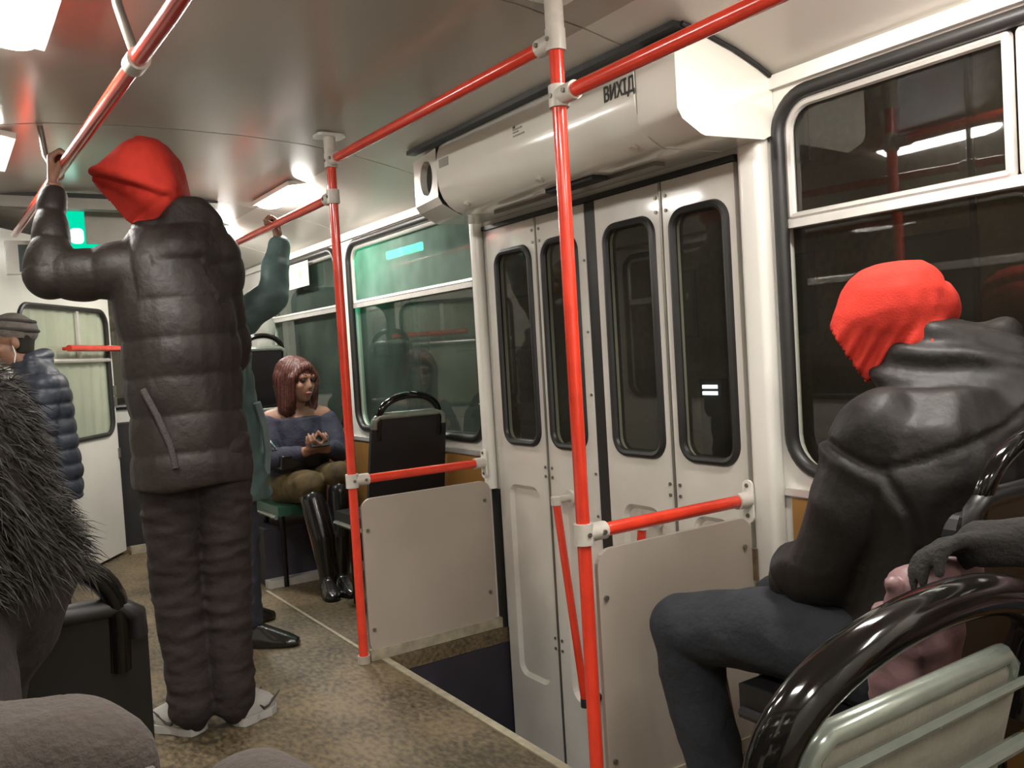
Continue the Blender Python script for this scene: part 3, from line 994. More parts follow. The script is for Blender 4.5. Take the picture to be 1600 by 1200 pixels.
# ------------------------------------------------------------------ lamps
def lamp(x, y, group):
    t = thing('ceiling_lamp', LAMPLAB[(round(x, 2), round(y, 2))], 'lamp', (x, y, 1.985), group)
    tilt = Matrix.Rotation(-0.15 if x > 0.8 else 0.15, 3, 'Y')
    zc = 1.972
    p = (x, y, zc)
    bm = NB()
    add_box(bm, x - 0.085, x + 0.085, y - 0.27, y + 0.27, zc - 0.008, zc + 0.012, tilt, p)
    obj('tray', bm, 'white', t, bevel=0.005)
    bm = NB()
    seg = 10
    rings = []
    for s, sc in ((-0.25, 0.4), (-0.235, 0.85), (-0.2, 1.0), (0.2, 1.0), (0.235, 0.85), (0.25, 0.4)):
        rings.append([bm.verts.new(Vector(p) + tilt @ Vector((0.066 * math.cos(PI * k / seg), s, -0.008 - 0.034 * sc * math.sin(PI * k / seg)))) for k in range(seg + 1)])
    for i in range(len(rings) - 1):
        for k in range(seg):
            bm.faces.new((rings[i][k], rings[i][k + 1], rings[i + 1][k + 1], rings[i + 1][k]))
    bm.faces.new(rings[0]); bm.faces.new(rings[-1][::-1])
    obj('diffuser', bm, 'lamp', t, smooth=True)
LAMPLAB = {}
LP = [(0.2, 2.15, 'glowing ceiling lamp at the upper left, above the near end of the left rail'),
      (0.2, 0.75, 'ceiling lamp of the left row above the photographer, out of sight'),
      (0.2, 3.6, 'ceiling lamp of the left row ahead of the standing passenger'),
      (1.47, 0.93, 'ceiling lamp whose end shows at the top edge above the near window'),
      (1.47, 4.10, 'glaring ceiling lamp beyond the door cover, above the raised gripping hand'),
      (1.47, 5.35, 'farthest glowing ceiling lamp by the front of the bus'),
      (0.2, -0.6, 'ceiling lamp of the left row behind the photographer'),
      (1.47, -0.5, 'rearmost ceiling lamp of the right row')]
for x, y, l in LP:
    LAMPLAB[(round(x, 2), round(y, 2))] = l
    lamp(x, y, 'ceiling lamps')

# ------------------------------------------------------------------ posts and rails
PR = 0.0172
def clamp(parent, p, d, name='clamp'):
    """two-piece cast tee: ring round the post and a socket along d"""
    p = Vector(p); d = Vector(d).normalized()
    bm = NB()
    add_tube(bm, [p - Vector((0, 0, 0.026)), p + Vector((0, 0, 0.026))], 0.0245, 14)
    add_tube(bm, [p, p + d * 0.065], 0.0225, 14)
    o = obj(name, bm, 'clamp', parent, smooth=True)
    side = d.cross(Vector((0, 0, 1)))
    if side.dot(CAM - p) < 0: side = -side
    for q in (0.0, 0.048):
        bm = NB(); add_disc(bm, p + d * q + side * 0.021, side, 0.006, 0.006, 8)
        obj('bolt', bm, 'steel', o)
def post(y, label, topz):
    t = thing('grab_pole', label, 'pole', (XP, y, 0))
    bm = NB(); add_tube(bm, [(XP, y, 0.001), (XP, y, topz)], PR, 16); obj('tube', bm, 'red', t, smooth=True)
    bm = NB(); add_tube(bm, [(XP, y, topz - 0.02), (XP, y, 1.992)], 0.0225, 14); obj('ceiling_socket', bm, 'clamp', t, smooth=True)
    bm = NB(); add_slab(bm, rrect(XP - 0.055, XP + 0.055, y - 0.04, y + 0.04, 0.02, 4), lambda p: (p[0], p[1], 1.980), lambda p: (p[0], p[1], 1.990))
    obj('ceiling_flange', bm, 'white', t, bevel=0.002)
    bm = NB(); add_tube(bm, [(XP, y, 0.001), (XP, y, 0.03)], 0.024, 14); obj('floor_socket', bm, 'panel', t, smooth=True)
    return t
pn = post(Y1, 'red upright pole nearest the camera, in front of the folding door', 1.885)
pf = post(Y2, 'red upright pole at the far side of the door, beside the seated woman', 1.90)
clamp(pn, (XP, Y1, 1.880), (0, 1, 0)); clamp(pn, (XP, Y1, 1.747), (0, -1, 0)); clamp(pn, (XP, Y1, 0.697), (1, 0, 0))
clamp(pf, (XP, Y2, 1.895), (0, -1, 0)); clamp(pf, (XP, Y2, 1.762), (0, 1, 0)); clamp(pf, (XP, Y2, 0.697), (1, 0, 0))

def rail(label, pts, ends=()):
    t = thing('grab_rail', label, 'rail', pts[0])
    bm = NB(); add_tube(bm, pts, PR, 16); obj('tube', bm, 'red', t, smooth=True)
    return t
rail('high red rail between the tops of the two door poles', [(XP, Y1 + 0.06, 1.880), (XP, Y2 - 0.06, 1.895)])
rr = rail('high red rail running from the near pole over the near window seat', [(XP, Y1 - 0.06, 1.747), (XP, -1.1, 1.755)])
for yy in (-0.4,):
    bm = NB(); add_tube(bm, [(XP, yy, 1.75), (XP, yy, 1.99)], 0.012, 10); obj('hanger', bm, 'clamp', rr, smooth=True)
rf = rail('high red rail beyond the far pole that the teal sleeve reaches up to', [(XP, Y2 + 0.06, 1.762), (XP, 5.3, 1.758)])
bm = NB(); add_tube(bm, [(XP, 5.2, 1.758), (XP, 5.2, 1.99)], 0.012, 10); obj('hanger', bm, 'clamp', rf, smooth=True)
rl = rail('long red ceiling rail at the upper left, gripped by the standing passenger', [(0.39, -1.1, 1.76), (0.39, 1.6, 1.775), (0.39, 3.16, 1.825), (0.39, 5.05, 1.885)])
for yy, zz in ((1.913, 1.785), (3.30, 1.83)):
    bm = NB(); add_tube(bm, [(0.39, yy, zz + 0.01), (0.365, yy + 0.012, 1.90), (0.355, yy + 0.016, 2.0)], 0.010, 10)
    obj('hanger', bm, 'steel', rl, smooth=True)
    bm = NB(); add_tube(bm, [(0.39, yy - 0.03, zz - 0.001), (0.39, yy + 0.03, zz + 0.001)], 0.0235, 14)
    obj('clamp', bm, 'clamp', rl, smooth=True)
# low rails across, each with its wall plate
for yy, lab, zz in ((Y1, 'low red rail from the near pole to the door pillar, above the near screen', 0.697), (Y2, 'low red rail from the far pole to the door frame, above the far screen', 0.697)):
    t = rail(lab, [(XP + 0.06, yy, zz), (WX - 0.06, yy, zz)])
    xw = WX - 0.056
    bm = NB(); add_slab(bm, rrect(yy - 0.018, yy + 0.018, zz - 0.065, zz + 0.055, 0.017, 5), XW(xw), XW(xw - 0.007))
    obj('wall_plate', bm, 'white', t, bevel=0.002)
    bm = NB(); add_tube(bm, [(xw - 0.05, yy, zz), (xw - 0.005, yy, zz)], 0.0225, 14); obj('socket', bm, 'clamp', t, smooth=True)
    for dz in (-0.045, 0.04):
        bm = NB(); add_disc(bm, (xw - 0.007, yy, zz + dz), (-1, 0, 0), 0.006, 0.004, 8); obj('screw', bm, 'steel', t)

# screens between the poles and the wall
def screen(y, x0, x1, z0, z1, label):
    t = thing('door_screen', label, 'screen', ((x0 + x1) / 2, y, 0))
    bm = NB()
    add_slab(bm, rrect(x0, x1, z0, z1, 0.045, 6), lambda p: (p[0], y - 0.006, p[1]), lambda p: (p[0], y + 0.006, p[1]))
    obj('board', bm, 'panel', t)
    bm = NB(); add_box(bm, x0 - 0.0, x1 + 0.02, y - 0.012, y + 0.012, 0.002, z0 + 0.012); obj('foot_rail', bm, 'strip', t, bevel=0.003)
    for px, pz in ((x0 + 0.02, z1 - 0.12), (x0 + 0.02, 0.12), (x1 - 0.03, z1 - 0.08), (x1 - 0.03, 0.16)):
        bm = NB(); add_disc(bm, (px, y - 0.006, pz), (0, -1, 0), 0.007, 0.006, 8); obj('bolt', bm, 'steel', t)
    return t
screen(Y2, 1.312, 1.888, 0.03, 0.622, 'grey laminate screen at the far side of the door, under the far low rail')
t = screen(Y1, 1.318, 1.868, 0.03, 0.65, 'grey laminate screen in front of the near seated passenger\'s knee')
bm = NB(); add_box(bm, 1.868, 1.876, Y1 - 0.02, Y1 + 0.012, 0.47, 0.56); obj('hinge_plate', bm, 'rust', t, bevel=0.002)

# ------------------------------------------------------------------ seats
def seat(label, x0, x1, yb, ztop, zseat=0.42, base=0.0, face_=1, lean=0.09, arch=0.10, tube=0.018, hwf=0.41, trimr=0.016, shell='seat', trimm='trim', back='seat', cush='seat', group='bus seats'):
    """shell back with pale edging and a tube handle arched over it; yb = rear face at the top; face_=+1 looks forward"""
    t = thing('bus_seat', label, 'seat', ((x0 + x1) / 2, yb + 0.2 * face_, base))
    s = face_
    zb = zseat + 0.02
    H_ = ztop - zb
    def bp(x, z, off):   # point on the back, leaning
        return (x, yb + s * (off + lean * (ztop - z) / H_), z)
    xc = (x0 + x1) / 2
    outl = rrect(x0, x1, zb, ztop, 0.035, 5)
    outl = [(xc + (p[0] - xc) * (1.0 + 0.06 * (ztop - p[1]) / H_), p[1]) for p in outl]
    bm = NB(); add_slab(bm, outl, lambda p: bp(p[0], p[1], 0.0), lambda p: bp(p[0], p[1], 0.022))
    obj('back_shell', bm, back, t, bevel=0.003)
    bm = NB(); add_slab(bm, [(xc + (p[0] - xc) * 0.9, zb + (p[1] - zb) * 0.93) for p in outl], lambda p: bp(p[0], p[1], 0.0225), lambda p: bp(p[0], p[1], 0.055))
    obj('back_cushion', bm, cush, t, bevel=0.01)
    bm = NB()
    add_tube(bm, [bp(x0 + 0.012, ztop - 0.05, 0.008), bp(x0 + 0.014, ztop - 0.015, 0.008), bp(x0 + 0.035, ztop + 0.002, 0.008), bp(x1 - 0.035, ztop + 0.002, 0.008), bp(x1 - 0.014, ztop - 0.015, 0.008), bp(x1 - 0.012, ztop - 0.05, 0.008)], trimr, 10)
    obj('edge_trim', bm, trimm, t, smooth=True)
    bm = NB()
    pts = []
    hw = (x1 - x0) * hwf
    for k in range(25):
        a = PI * k / 24
        pts.append(bp(xc - hw * math.cos(a) * (1.0 if 0 < k < 24 else 1.0), ztop - 0.03 + (arch + 0.03) * math.sin(a) ** 0.75, 0.01))
    pts = [bp(xc - hw, ztop - 0.10, 0.01)] + pts + [bp(xc + hw, ztop - 0.10, 0.01)]
    add_tube(bm, pts, tube, 14)
    obj('handle', bm, 'gloss', t, smooth=True)
    ya, yc = yb + s * (lean + 0.01), yb + s * (lean + 0.42)
    bm = NB(); add_box(bm, x0 + 0.005, x1 - 0.005, min(ya, yc), max(ya, yc), zseat - 0.05, zseat)
    obj('cushion', bm, cush, t, bevel=0.018, smooth=True)
    for xx in (x0, x1):
        bm = NB(); add_tube(bm, [(xx, min(ya, yc) + 0.02, zseat - 0.055), (xx, max(ya, yc) - 0.01, zseat - 0.055)], 0.012, 8)
        obj('side_trim', bm, trimm, t, smooth=True)
    for xx in (x0 + 0.05, x1 - 0.05):
        for yy in (ya + 0.06 * s, yc - 0.08 * s):
            bm = NB(); add_tube(bm, [(xx, yy, base + 0.001), (xx, yy, zseat - 0.04)], 0.013, 10)
            obj('leg', bm, 'gloss', t, smooth=True)
    return t
# near seat: rear shown to the camera
ns = seat('grey-green backed seat with a big glossy black arched handle, in the lower right corner', 0.69, 1.10, 0.555, 0.742, zseat=0.40, arch=0.103, tube=0.025, hwf=0.615, trimr=0.0135, back='vinyl', lean=0.08)
bm = NB(); add_tube(bm, [(0.70, 0.551, 0.708), (1.09, 0.551, 0.708)], 0.006, 8); obj('edge_trim', bm, 'trim', ns, smooth=True)
bm = NB(); add_tube(bm, [(0.69, 0.557, 0.63), (1.095, 0.557, 0.63)], 0.010, 8); obj('edge_trim', bm, 'trim', ns, smooth=True)
seat('dark seat by the near window that the slumped passenger sits on', 1.33, 1.72, 0.735, 0.87, zseat=0.44, arch=0.095, tube=0.015, trimm='seat')
seat('black seat at the lower left beyond the fur-coated passenger', -0.17, 0.245, 1.42, 0.80, zseat=0.42, arch=0.10, trimm='seat')
seat('dark seat under the fur-coated passenger at the left edge', -0.37, -0.03, 0.88, 0.74, zseat=0.40, arch=0.06)
seat('dark seat under the photographer', -0.26, 0.10, -0.30, 0.80, zseat=0.42)
seat('black seat with an arched handle behind the far screen', 1.545, 1.905, 3.44, 0.90, zseat=0.44, arch=0.085, tube=0.016)
seat('green seat under the red-haired woman, facing the rear', 1.40, 1.80, 4.86, 0.90, zseat=0.43, face_=-1, cush='greenvinyl', arch=0.02, tube=0.012, base=0.0)
seat('black high-standing seat with pale top edge behind the red-haired woman', 1.415, 1.70, 4.90, 1.245, zseat=0.75, base=0.30, arch=0.075, tube=0.015)
seat('dark seat behind the near window seat, under the mauve-jacketed passenger', 1.36, 1.78, -0.20, 0.84, zseat=0.44)

# ------------------------------------------------------------------ front fittings
lb = thing('display_box', 'small white box with a dark green digit screen on the cab wall', 'display', (0.39, 5.05, 1.69))
bm = NB(); add_box(bm, 0.34, 0.48, 4.99, 5.058, 1.68, 1.845); obj('case', bm, 'white', lb, bevel=0.006)
bm = NB(); add_box(bm, 0.395, 0.475, 4.986, 4.9895, 1.69, 1.825); obj('screen', bm, 'screen', lb)
gs = thing('green_glow_panel', 'grey glass panel edged with green light, left of the standing passenger\'s red hood', 'light', (0.76, 4.76, 1.77))
bm = NB(); add_slab(bm, rrect(0.585, 0.90, 1.755, 1.965, 0.035, 5), lambda p: (p[0], 4.745, p[1]), lambda p: (p[0], 4.785, p[1]))
obj('case', bm, 'label', gs, bevel=0.002)
bm = NB(); add_slab(bm, rrect(0.672, 0.895, 1.800, 1.960, 0.02, 5), lambda p: (p[0], 4.741, p[1]), lambda p: (p[0], 4.7448, p[1]))
obj('glass_front', bm, 'label', gs)
bm = NB(); add_box(bm, 0.592, 0.671, 4.740, 4.7448, 1.762, 1.958); obj('green_glow_strip', bm, 'green', gs)  # emissive strips stand in for a green glow along the panel edges
bm = NB(); add_box(bm, 0.672, 0.86, 4.740, 4.7448, 1.762, 1.799); obj('green_glow_strip', bm, 'green', gs)
bm = NB(); add_slab(bm, rrect(0.602, 0.662, 1.80, 1.875, 0.02, 4), lambda p: (p[0], 4.736, p[1]), lambda p: (p[0], 4.7398, p[1]))
obj('green_glow_spot', bm, 'greencore', gs)  # brightest spot of that glow, added as an emissive patch
for xx in (0.65, 0.85):
    bm = NB(); add_tube(bm, [(xx, 4.765, 1.965), (xx, 4.765, 2.008)], 0.006, 8); obj('hanger', bm, 'steel', gs, smooth=True)
ps = thing('notice', 'square white notice with a dark round emblem in the far side window', 'notice', (1.91, 5.15, 1.62))
bm = NB(); add_box(bm, 1.905, 1.907, 5.02, 5.38, 1.615, 1.765); obj('sheet', bm, 'paper', ps)
bm = NB(); add_disc(bm, (1.905, 5.17, 1.70), (-1, 0, 0), 0.028, 0.001, 16); obj('emblem', bm, 'label', ps)

# ------------------------------------------------------------------ people
def limb(*js):
    """chain of capsules through (point, radius) joints"""
    return [('c', a[0], a[1], b[0], b[1]) for a, b in zip(js[:-1], js[1:])]

def shoe_prims(heel, toe, h=0.05, w=0.042):
    heel = Vector(heel); toe = Vector(toe)
    d = (toe - heel).normalized()
    s = d.cross(Vector((0, 0, 1)))
    L = (toe - heel).length
    pts = []
    for u, hw, z in ((0, 0.6, 1.25), (0.02, 0.8, 1.3), (0.35 * L, 0.85, 1.5), (0.6 * L, 1.0, 0.95), (0.85 * L, 0.9, 0.75), (L, 0.45, 0.5)):
        for q in (-1, 1):
            c = heel + d * u
            pts += [c + s * w * hw * q * 0.98 + Vector((0, 0, 0.002)), c + s * w * hw * q * 0.55 + Vector((0, 0, h * z)), c + s * w * hw * q + Vector((0, 0, h * z * 0.5))]
    return [('h', pts)]
def sole(heel, toe, w=0.045, h=0.022):
    heel = Vector(heel); toe = Vector(toe)
    d = (toe - heel).normalized(); s = d.cross(Vector((0, 0, 1))); L = (toe - heel).length
    o = [(-0.012, .3), (-0.006, .72), (0.04, .88), (0.4 * L, .82), (0.68 * L, 1.05), (0.88 * L, .92), (L, .55), (L + .012, .2)]
    pts = [heel + d * u + s * w * q for u, q in o] + [heel + d * u - s * w * q for u, q in o[::-1]]
    bm = NB()
    add_slab(bm, [(p.x, p.y) for p in pts], lambda p: (p[0], p[1], 0.001), lambda p: (p[0], p[1], h))
    return bm

# --- A: standing passenger with the red hood -----------------------------------
A = thing('person', 'person standing in dark puffer jacket and red hood, one arm raised to the rail', 'person', (0.67, 2.87, 0))
hc = Vector((0.610, 2.955, 1.755))
hf = Vector((-0.82, 0.54, -0.22)).normalized()
hp, hx = head(hc, hf, (0, 0, 1), 1.0)
railA = Vector((0.39, 3.115, 1.8236))
hn = Vector((1, -0.1, 0))
wA = railA - hn.normalized() * 0.033 - Vector((0, 0.01, 0.062))
body = hp + limb((hc + Vector((0.02, -0.015, -0.09)), 0.052), ((0.64, 2.92, 1.56), 0.055))
body += limb(((0.65, 2.91, 1.43), 0.10), ((0.66, 2.9, 1.15), 0.10), ((0.67, 2.89, 0.98), 0.10))
body += limb(((0.54, 2.93, 1.47), 0.045), ((0.325, 2.985, 1.462), 0.04), (wA - Vector((0, 0.0, 0.01)), 0.027))
body += limb(((0.78, 2.90, 1.49), 0.06), ((0.83, 2.97, 1.20), 0.045), ((0.74, 3.10, 1.08), 0.03))
body += limb(((0.60, 2.90, 0.92), 0.085), ((0.60, 2.92, 0.50), 0.06), ((0.60, 2.90, 0.08), 0.042))
body += limb(((0.745, 2.87, 0.92), 0.085), ((0.75, 2.88, 0.50), 0.06), ((0.745, 2.86, 0.08), 0.042))
body += hand(wA, (0.0, 0.12, 1.0), hn, (0, -1, 0.1), curl=(0.9, 1.35, 0.9), thumb=0.4)
body += hand((0.74, 3.10, 1.08), (-0.6, 0.7, -0.1), (-0.7, -0.6, 0), (0, 0, 1))
grow('body', body, 'skin', A, voxel=0.006, smooth=2)
face(A, hx)
# puffer jacket
S_L, E_L = (0.545, 2.925, 1.475), (0.320, 2.985, 1.460)
W_L = wA + Vector((0.0, -0.01, -0.035))
S_R, E_R, W_R = (0.775, 2.90, 1.50), (0.825, 2.97, 1.20), (0.745, 3.08, 1.08)
jk = [('l', [(0.665, 2.885, 0.785, 0.178, 0.142, -0.2), (0.665, 2.885, 0.86, 0.186, 0.15, -0.2), (0.662, 2.89, 1.05, 0.178, 0.145, -0.2),
             (0.660, 2.895, 1.22, 0.180, 0.15, -0.2), (0.655, 2.90, 1.38, 0.184, 0.15, -0.2), (0.650, 2.905, 1.50, 0.168, 0.13, -0.2),
             (0.645, 2.91, 1.57, 0.125, 0.10, -0.2), (0.635, 2.92, 1.625, 0.085, 0.08, -0.2)])]
jk += limb((S_L, 0.092), (((S_L[0] + E_L[0]) / 2, 2.957, 1.464), 0.082), (E_L, 0.074), ((0.336, 3.035, 1.60), 0.058), (tuple(W_L), 0.044))
jk += limb((S_R, 0.098), (E_R, 0.078), (W_R, 0.055))
# the jacket's own hood lying behind the neck
jk += [('hs', [((0.640, 2.86, 1.585), 0.050), ((0.690, 2.885, 1.655), 0.050), ((0.728, 2.890, 1.650), 0.058), ((0.765, 2.885, 1.600), 0.055), ((0.70, 2.825, 1.52), 0.055), ((0.765, 2.86, 1.50), 0.06)]),
       ('hs', [((0.60, 2.90, 1.56), 0.06), ((0.70, 2.88, 1.60), 0.07), ((0.66, 2.86, 1.50), 0.10)])]
grow('jacket', jk, 'jacket', A, voxel=0.008, smooth=5,
     disp=quilt([((0.665, 2.885, 0.78), (0.655, 2.90, 1.62), 0.118), (S_L, E_L, 0.11), (E_L, tuple(W_L), 0.11), (S_R, E_R, 0.11)], 0.009, 0.014, 7.0))
# trousers
tr = limb(((0.60, 2.895, 0.90), 0.098), ((0.598, 2.915, 0.50), 0.078), ((0.612, 2.90, 0.24), 0.070), ((0.612, 2.885, 0.085), 0.070), ((0.612, 2.875, 0.055), 0.05))
tr += limb(((0.748, 2.865, 0.90), 0.098), ((0.748, 2.88, 0.50), 0.076), ((0.735, 2.865, 0.24), 0.068), ((0.735, 2.855, 0.085), 0.068), ((0.735, 2.845, 0.055), 0.05))
tr += [('e', (0.672, 2.885, 0.93), (0.155, 0.12, 0.12))]
grow('trousers', tr, 'trouser', A, voxel=0.008, smooth=4, disp=folds(0.010, 7.0, (1, 1, 2.6), 3.0))
# sneakers
for i, (hl, to) in enumerate((((0.62, 2.865, 0), (0.52, 3.03, 0)), ((0.74, 2.835, 0), (0.865, 2.90, 0)))):
    sh = grow('shoe', shoe_prims(Vector(hl) + Vector((0, 0, 0.02)), Vector(to) + Vector((0, 0, 0.02)), 0.062, 0.045), 'shoewhite', A, voxel=0.006, smooth=3)
    obj('sole', sole(hl, to, 0.048, 0.026), 'shoewhite', sh, bevel=0.004)
    d = (Vector(to) - Vector(hl)).normalized(); s = d.cross(Vector((0, 0, 1)))
    bm = NB()
    for sd in (1, -1):
        c = Vector(hl) + d * 0.10 + s * 0.041 * sd + Vector((0, 0, 0.045))
        add_tube(bm, [c - d * 0.045 + Vector((0, 0, 0.006)), c - d * 0.03 + Vector((0, 0, -0.010)), c - d * 0.008 + Vector((0, 0, -0.008)), c + d * 0.045 + Vector((0, 0, 0.022))], [0.002, 0.006, 0.006, 0.002], 6)
    obj('side_mark', bm, 'ink', sh, smooth=True)
    toep = Vector(hl).lerp(Vector(to), 0.74)
    bm = NB(); add_sphere(bm, toep + Vector((0, 0, 0.035)), 0.044, 12, 8, (1.0, 1.0, 0.62))
    obj('toe_panel', bm, 'shoegrey' if i == 0 else 'shoewhite', sh, smooth=True)
# red hood, open towards the face
hu = Vector((0, 0, 1)); hu = (hu - hf * hu.dot(hf)).normalized(); hs = hf.cross(hu)
RH = Matrix((hs, hf, hu)).transposed()
pk, cn = hc + hf * 0.150 + hu * 0.055, hc + hf * 0.050 - hu * 0.150
hd = [('hs', [(hc + hu * 0.030 - hf * 0.010 + hs * q * 0.035, 0.098) for q in (1, -1)] + [(pk + hs * q * 0.035, 0.020) for q in (1, -1)] +
       [(cn + hs * q * 0.045, 0.030) for q in (1, -1)] + [(hc - hf * 0.050 + hu * 0.075 + hs * q * 0.03, 0.045) for q in (1, -1)] +
       [(hc - hf * 0.055 - hu * 0.06 + hs * q * 0.05, 0.05) for q in (1, -1)]),
      ('c', hc - hf * 0.045 + hu * 0.10, 0.030, hc - hf * 0.01 + hu * 0.125, 0.022),
      ('hs', [(hc - hf * 0.02 - hu * 0.06 + hs * q * 0.04, 0.06) for q in (1, -1)] + [(hc + hf * 0.015 - hu * 0.15 + hs * q * 0.03, 0.05) for q in (1, -1)])]
npl = hs.cross(pk - cn).normalized()
if npl.dot(hf) < 0: npl = -npl
def hoodA(co):
    v = co - np.array(hc, np.float32)
    a = v @ np.array(hf, np.float32); b = v @ np.array(hu, np.float32)
    # a crease running back from the peak across the cheek
    line = b - (0.040 - 0.62 * (0.14 - a))
    line2 = b + 0.11 + 0.35 * a
    return -0.022 * np.exp(-(line / 0.016) ** 2) * np.clip((a + 0.10) / 0.12, 0, 1) + 0.008 * np.exp(-((line - 0.03) / 0.02) ** 2) - 0.008 * np.exp(-(line2 / 0.014) ** 2)
grow('red_hood', hd, 'hood', A, voxel=0.006, smooth=9, disp=folds(0.005, 8, (1, 1, 1), 2.0, hoodA), cut=lambda p: (p - pk).dot(npl) > 0.006, solid=0.003)
# shoulder strap and small bag
bm = NB()
add_tube(bm, [(0.52, 2.80, 1.10), (0.548, 2.765, 1.02), (0.575, 2.745, 0.93), (0.585, 2.745, 0.86)], 0.010, 8)
obj('bag_strap', bm, 'knitstripe', A, smooth=True)

# --- B: seated passenger with the red hood ---------------------------------------
B = thing('person', 'person slumped on the near window seat, dark jacket, jeans and red hood', 'person', (1.55, 1.0, 0))
hcB = Vector((1.675, 1.080, 1.175))
hfB = Vector((-0.38, 0.60, -0.66)).normalized()
hp, hx = head(hcB - hfB * 0.005, hfB, (0, 0.3, 1), 0.9)
body = hp + limb((hcB + Vector((0.02, -0.03, -0.05)), 0.052), ((1.63, 0.97, 1.01), 0.045))
body += limb(((1.60, 0.94, 0.91), 0.09), ((1.58, 0.94, 0.72), 0.09), ((1.56, 0.95, 0.56), 0.10))
body += limb(((1.50, 0.98, 0.94), 0.045), ((1.45, 1.04, 0.71), 0.040), ((1.50, 1.20, 0.64), 0.03))
body += limb(((1.73, 0.93, 0.95), 0.055), ((1.75, 1.02, 0.72), 0.042), ((1.66, 1.2, 0.64), 0.03))
body += hand((1.50, 1.20, 0.645), (0.75, 0.6, -0.1), (0, 0, -1), (1, 0, 0)) + hand((1.66, 1.20, 0.645), (-0.2, 0.9, -0.1), (0, 0, -1), (-1, 0, 0))
body += limb(((1.47, 0.98, 0.535), 0.085), ((1.415, 1.46, 0.49), 0.062), ((1.46, 1.40, 0.09), 0.042))
body += limb(((1.66, 0.98, 0.535), 0.085), ((1.70, 1.42, 0.50), 0.062), ((1.68, 1.38, 0.09), 0.042))
grow('body', body, 'skin', B, voxel=0.006, smooth=2)
face(B, hx)
jk = [('l', [(1.565, 0.965, 0.47, 0.165, 0.165, 0.1), (1.565, 0.96, 0.60, 0.178, 0.170, 0.1), (1.58, 0.94, 0.76, 0.185, 0.155, 0.1),
             (1.595, 0.93, 0.88, 0.200, 0.150, 0.1), (1.61, 0.935, 0.97, 0.190, 0.135, 0.1), (1.625, 0.95, 1.03, 0.13, 0.10, 0.1)])]
jk += limb(((1.475, 0.985, 0.945), 0.092), ((1.445, 1.03, 0.80), 0.088), ((1.435, 1.085, 0.69), 0.078), ((1.475, 1.19, 0.645), 0.060))
jk += limb(((1.745, 0.93, 0.945), 0.09), ((1.755, 1.02, 0.72), 0.072), ((1.67, 1.17, 0.645), 0.055))
# jacket hood bunched round the neck
jk += [('hs', [((1.595, 1.04, 1.055), 0.035), ((1.665, 0.985, 1.10), 0.060), ((1.76, 0.92, 1.085), 0.070), ((1.72, 0.88, 1.02), 0.085), ((1.60, 0.98, 0.99), 0.065)]),
       ('hs', [((1.60, 0.99, 0.96), 0.09), ((1.72, 0.89, 0.97), 0.11), ((1.55, 0.96, 0.92), 0.10), ((1.68, 0.93, 0.86), 0.13)])]
def bfold(co):
    # long creases wrapping the hood at the neck
    z = co[:, 2] + 0.10 * (co[:, 0] - 1.6) - 0.18 * (co[:, 1] - 0.95)
    sd = np.linalg.norm(co - np.array((1.44, 1.06, 0.76), np.float32), axis=1)
    yoke = co[:, 2] - (0.935 + 0.25 * (co[:, 0] - 1.55) - 0.2 * (co[:, 1] - 0.95))
    return (0.008 * np.sin(z * 135 + 3 * np.sin(co[:, 0] * 14)) * np.clip((co[:, 2] - 1.03) / 0.05, 0, 1)
            - 0.009 * np.exp(-((sd - 0.185) / 0.007) ** 2) + 0.006 * np.exp(-((sd - 0.170) / 0.014) ** 2)
            - 0.008 * np.exp(-(yoke / 0.006) ** 2) * (sd > 0.19))
grow('jacket', jk, 'jacket2', B, voxel=0.008, smooth=4, disp=folds(0.013, 5.5, (1, 1, 1), 8.0, bfold))
tr = limb(((1.47, 0.98, 0.525), 0.105), ((1.44, 1.22, 0.530), 0.092), ((1.405, 1.47, 0.490), 0.076), ((1.415, 1.455, 0.36), 0.074), ((1.455, 1.41, 0.07), 0.060))
tr += limb(((1.66, 0.98, 0.525), 0.105), ((1.68, 1.2, 0.525), 0.09), ((1.70, 1.43, 0.49), 0.074), ((1.69, 1.41, 0.3), 0.066), ((1.68, 1.39, 0.07), 0.058))
grow('jeans', tr, 'denim', B, voxel=0.008, smooth=4, disp=folds(0.006, 8, (1, 1, 1), 4.0))
for hl, to in (((1.46, 1.36, 0), (1.44, 1.60, 0)), ((1.68, 1.34, 0), (1.70, 1.58, 0))):
    grow('shoe', shoe_prims(hl, to, 0.058, 0.046), 'boot', B, voxel=0.006, smooth=3)
huB = Vector((0, 0.3, 1)); huB = (huB - hfB * huB.dot(hfB)).normalized(); hsB = hfB.cross(huB)
RB = Matrix((hsB, hfB, huB)).transposed()
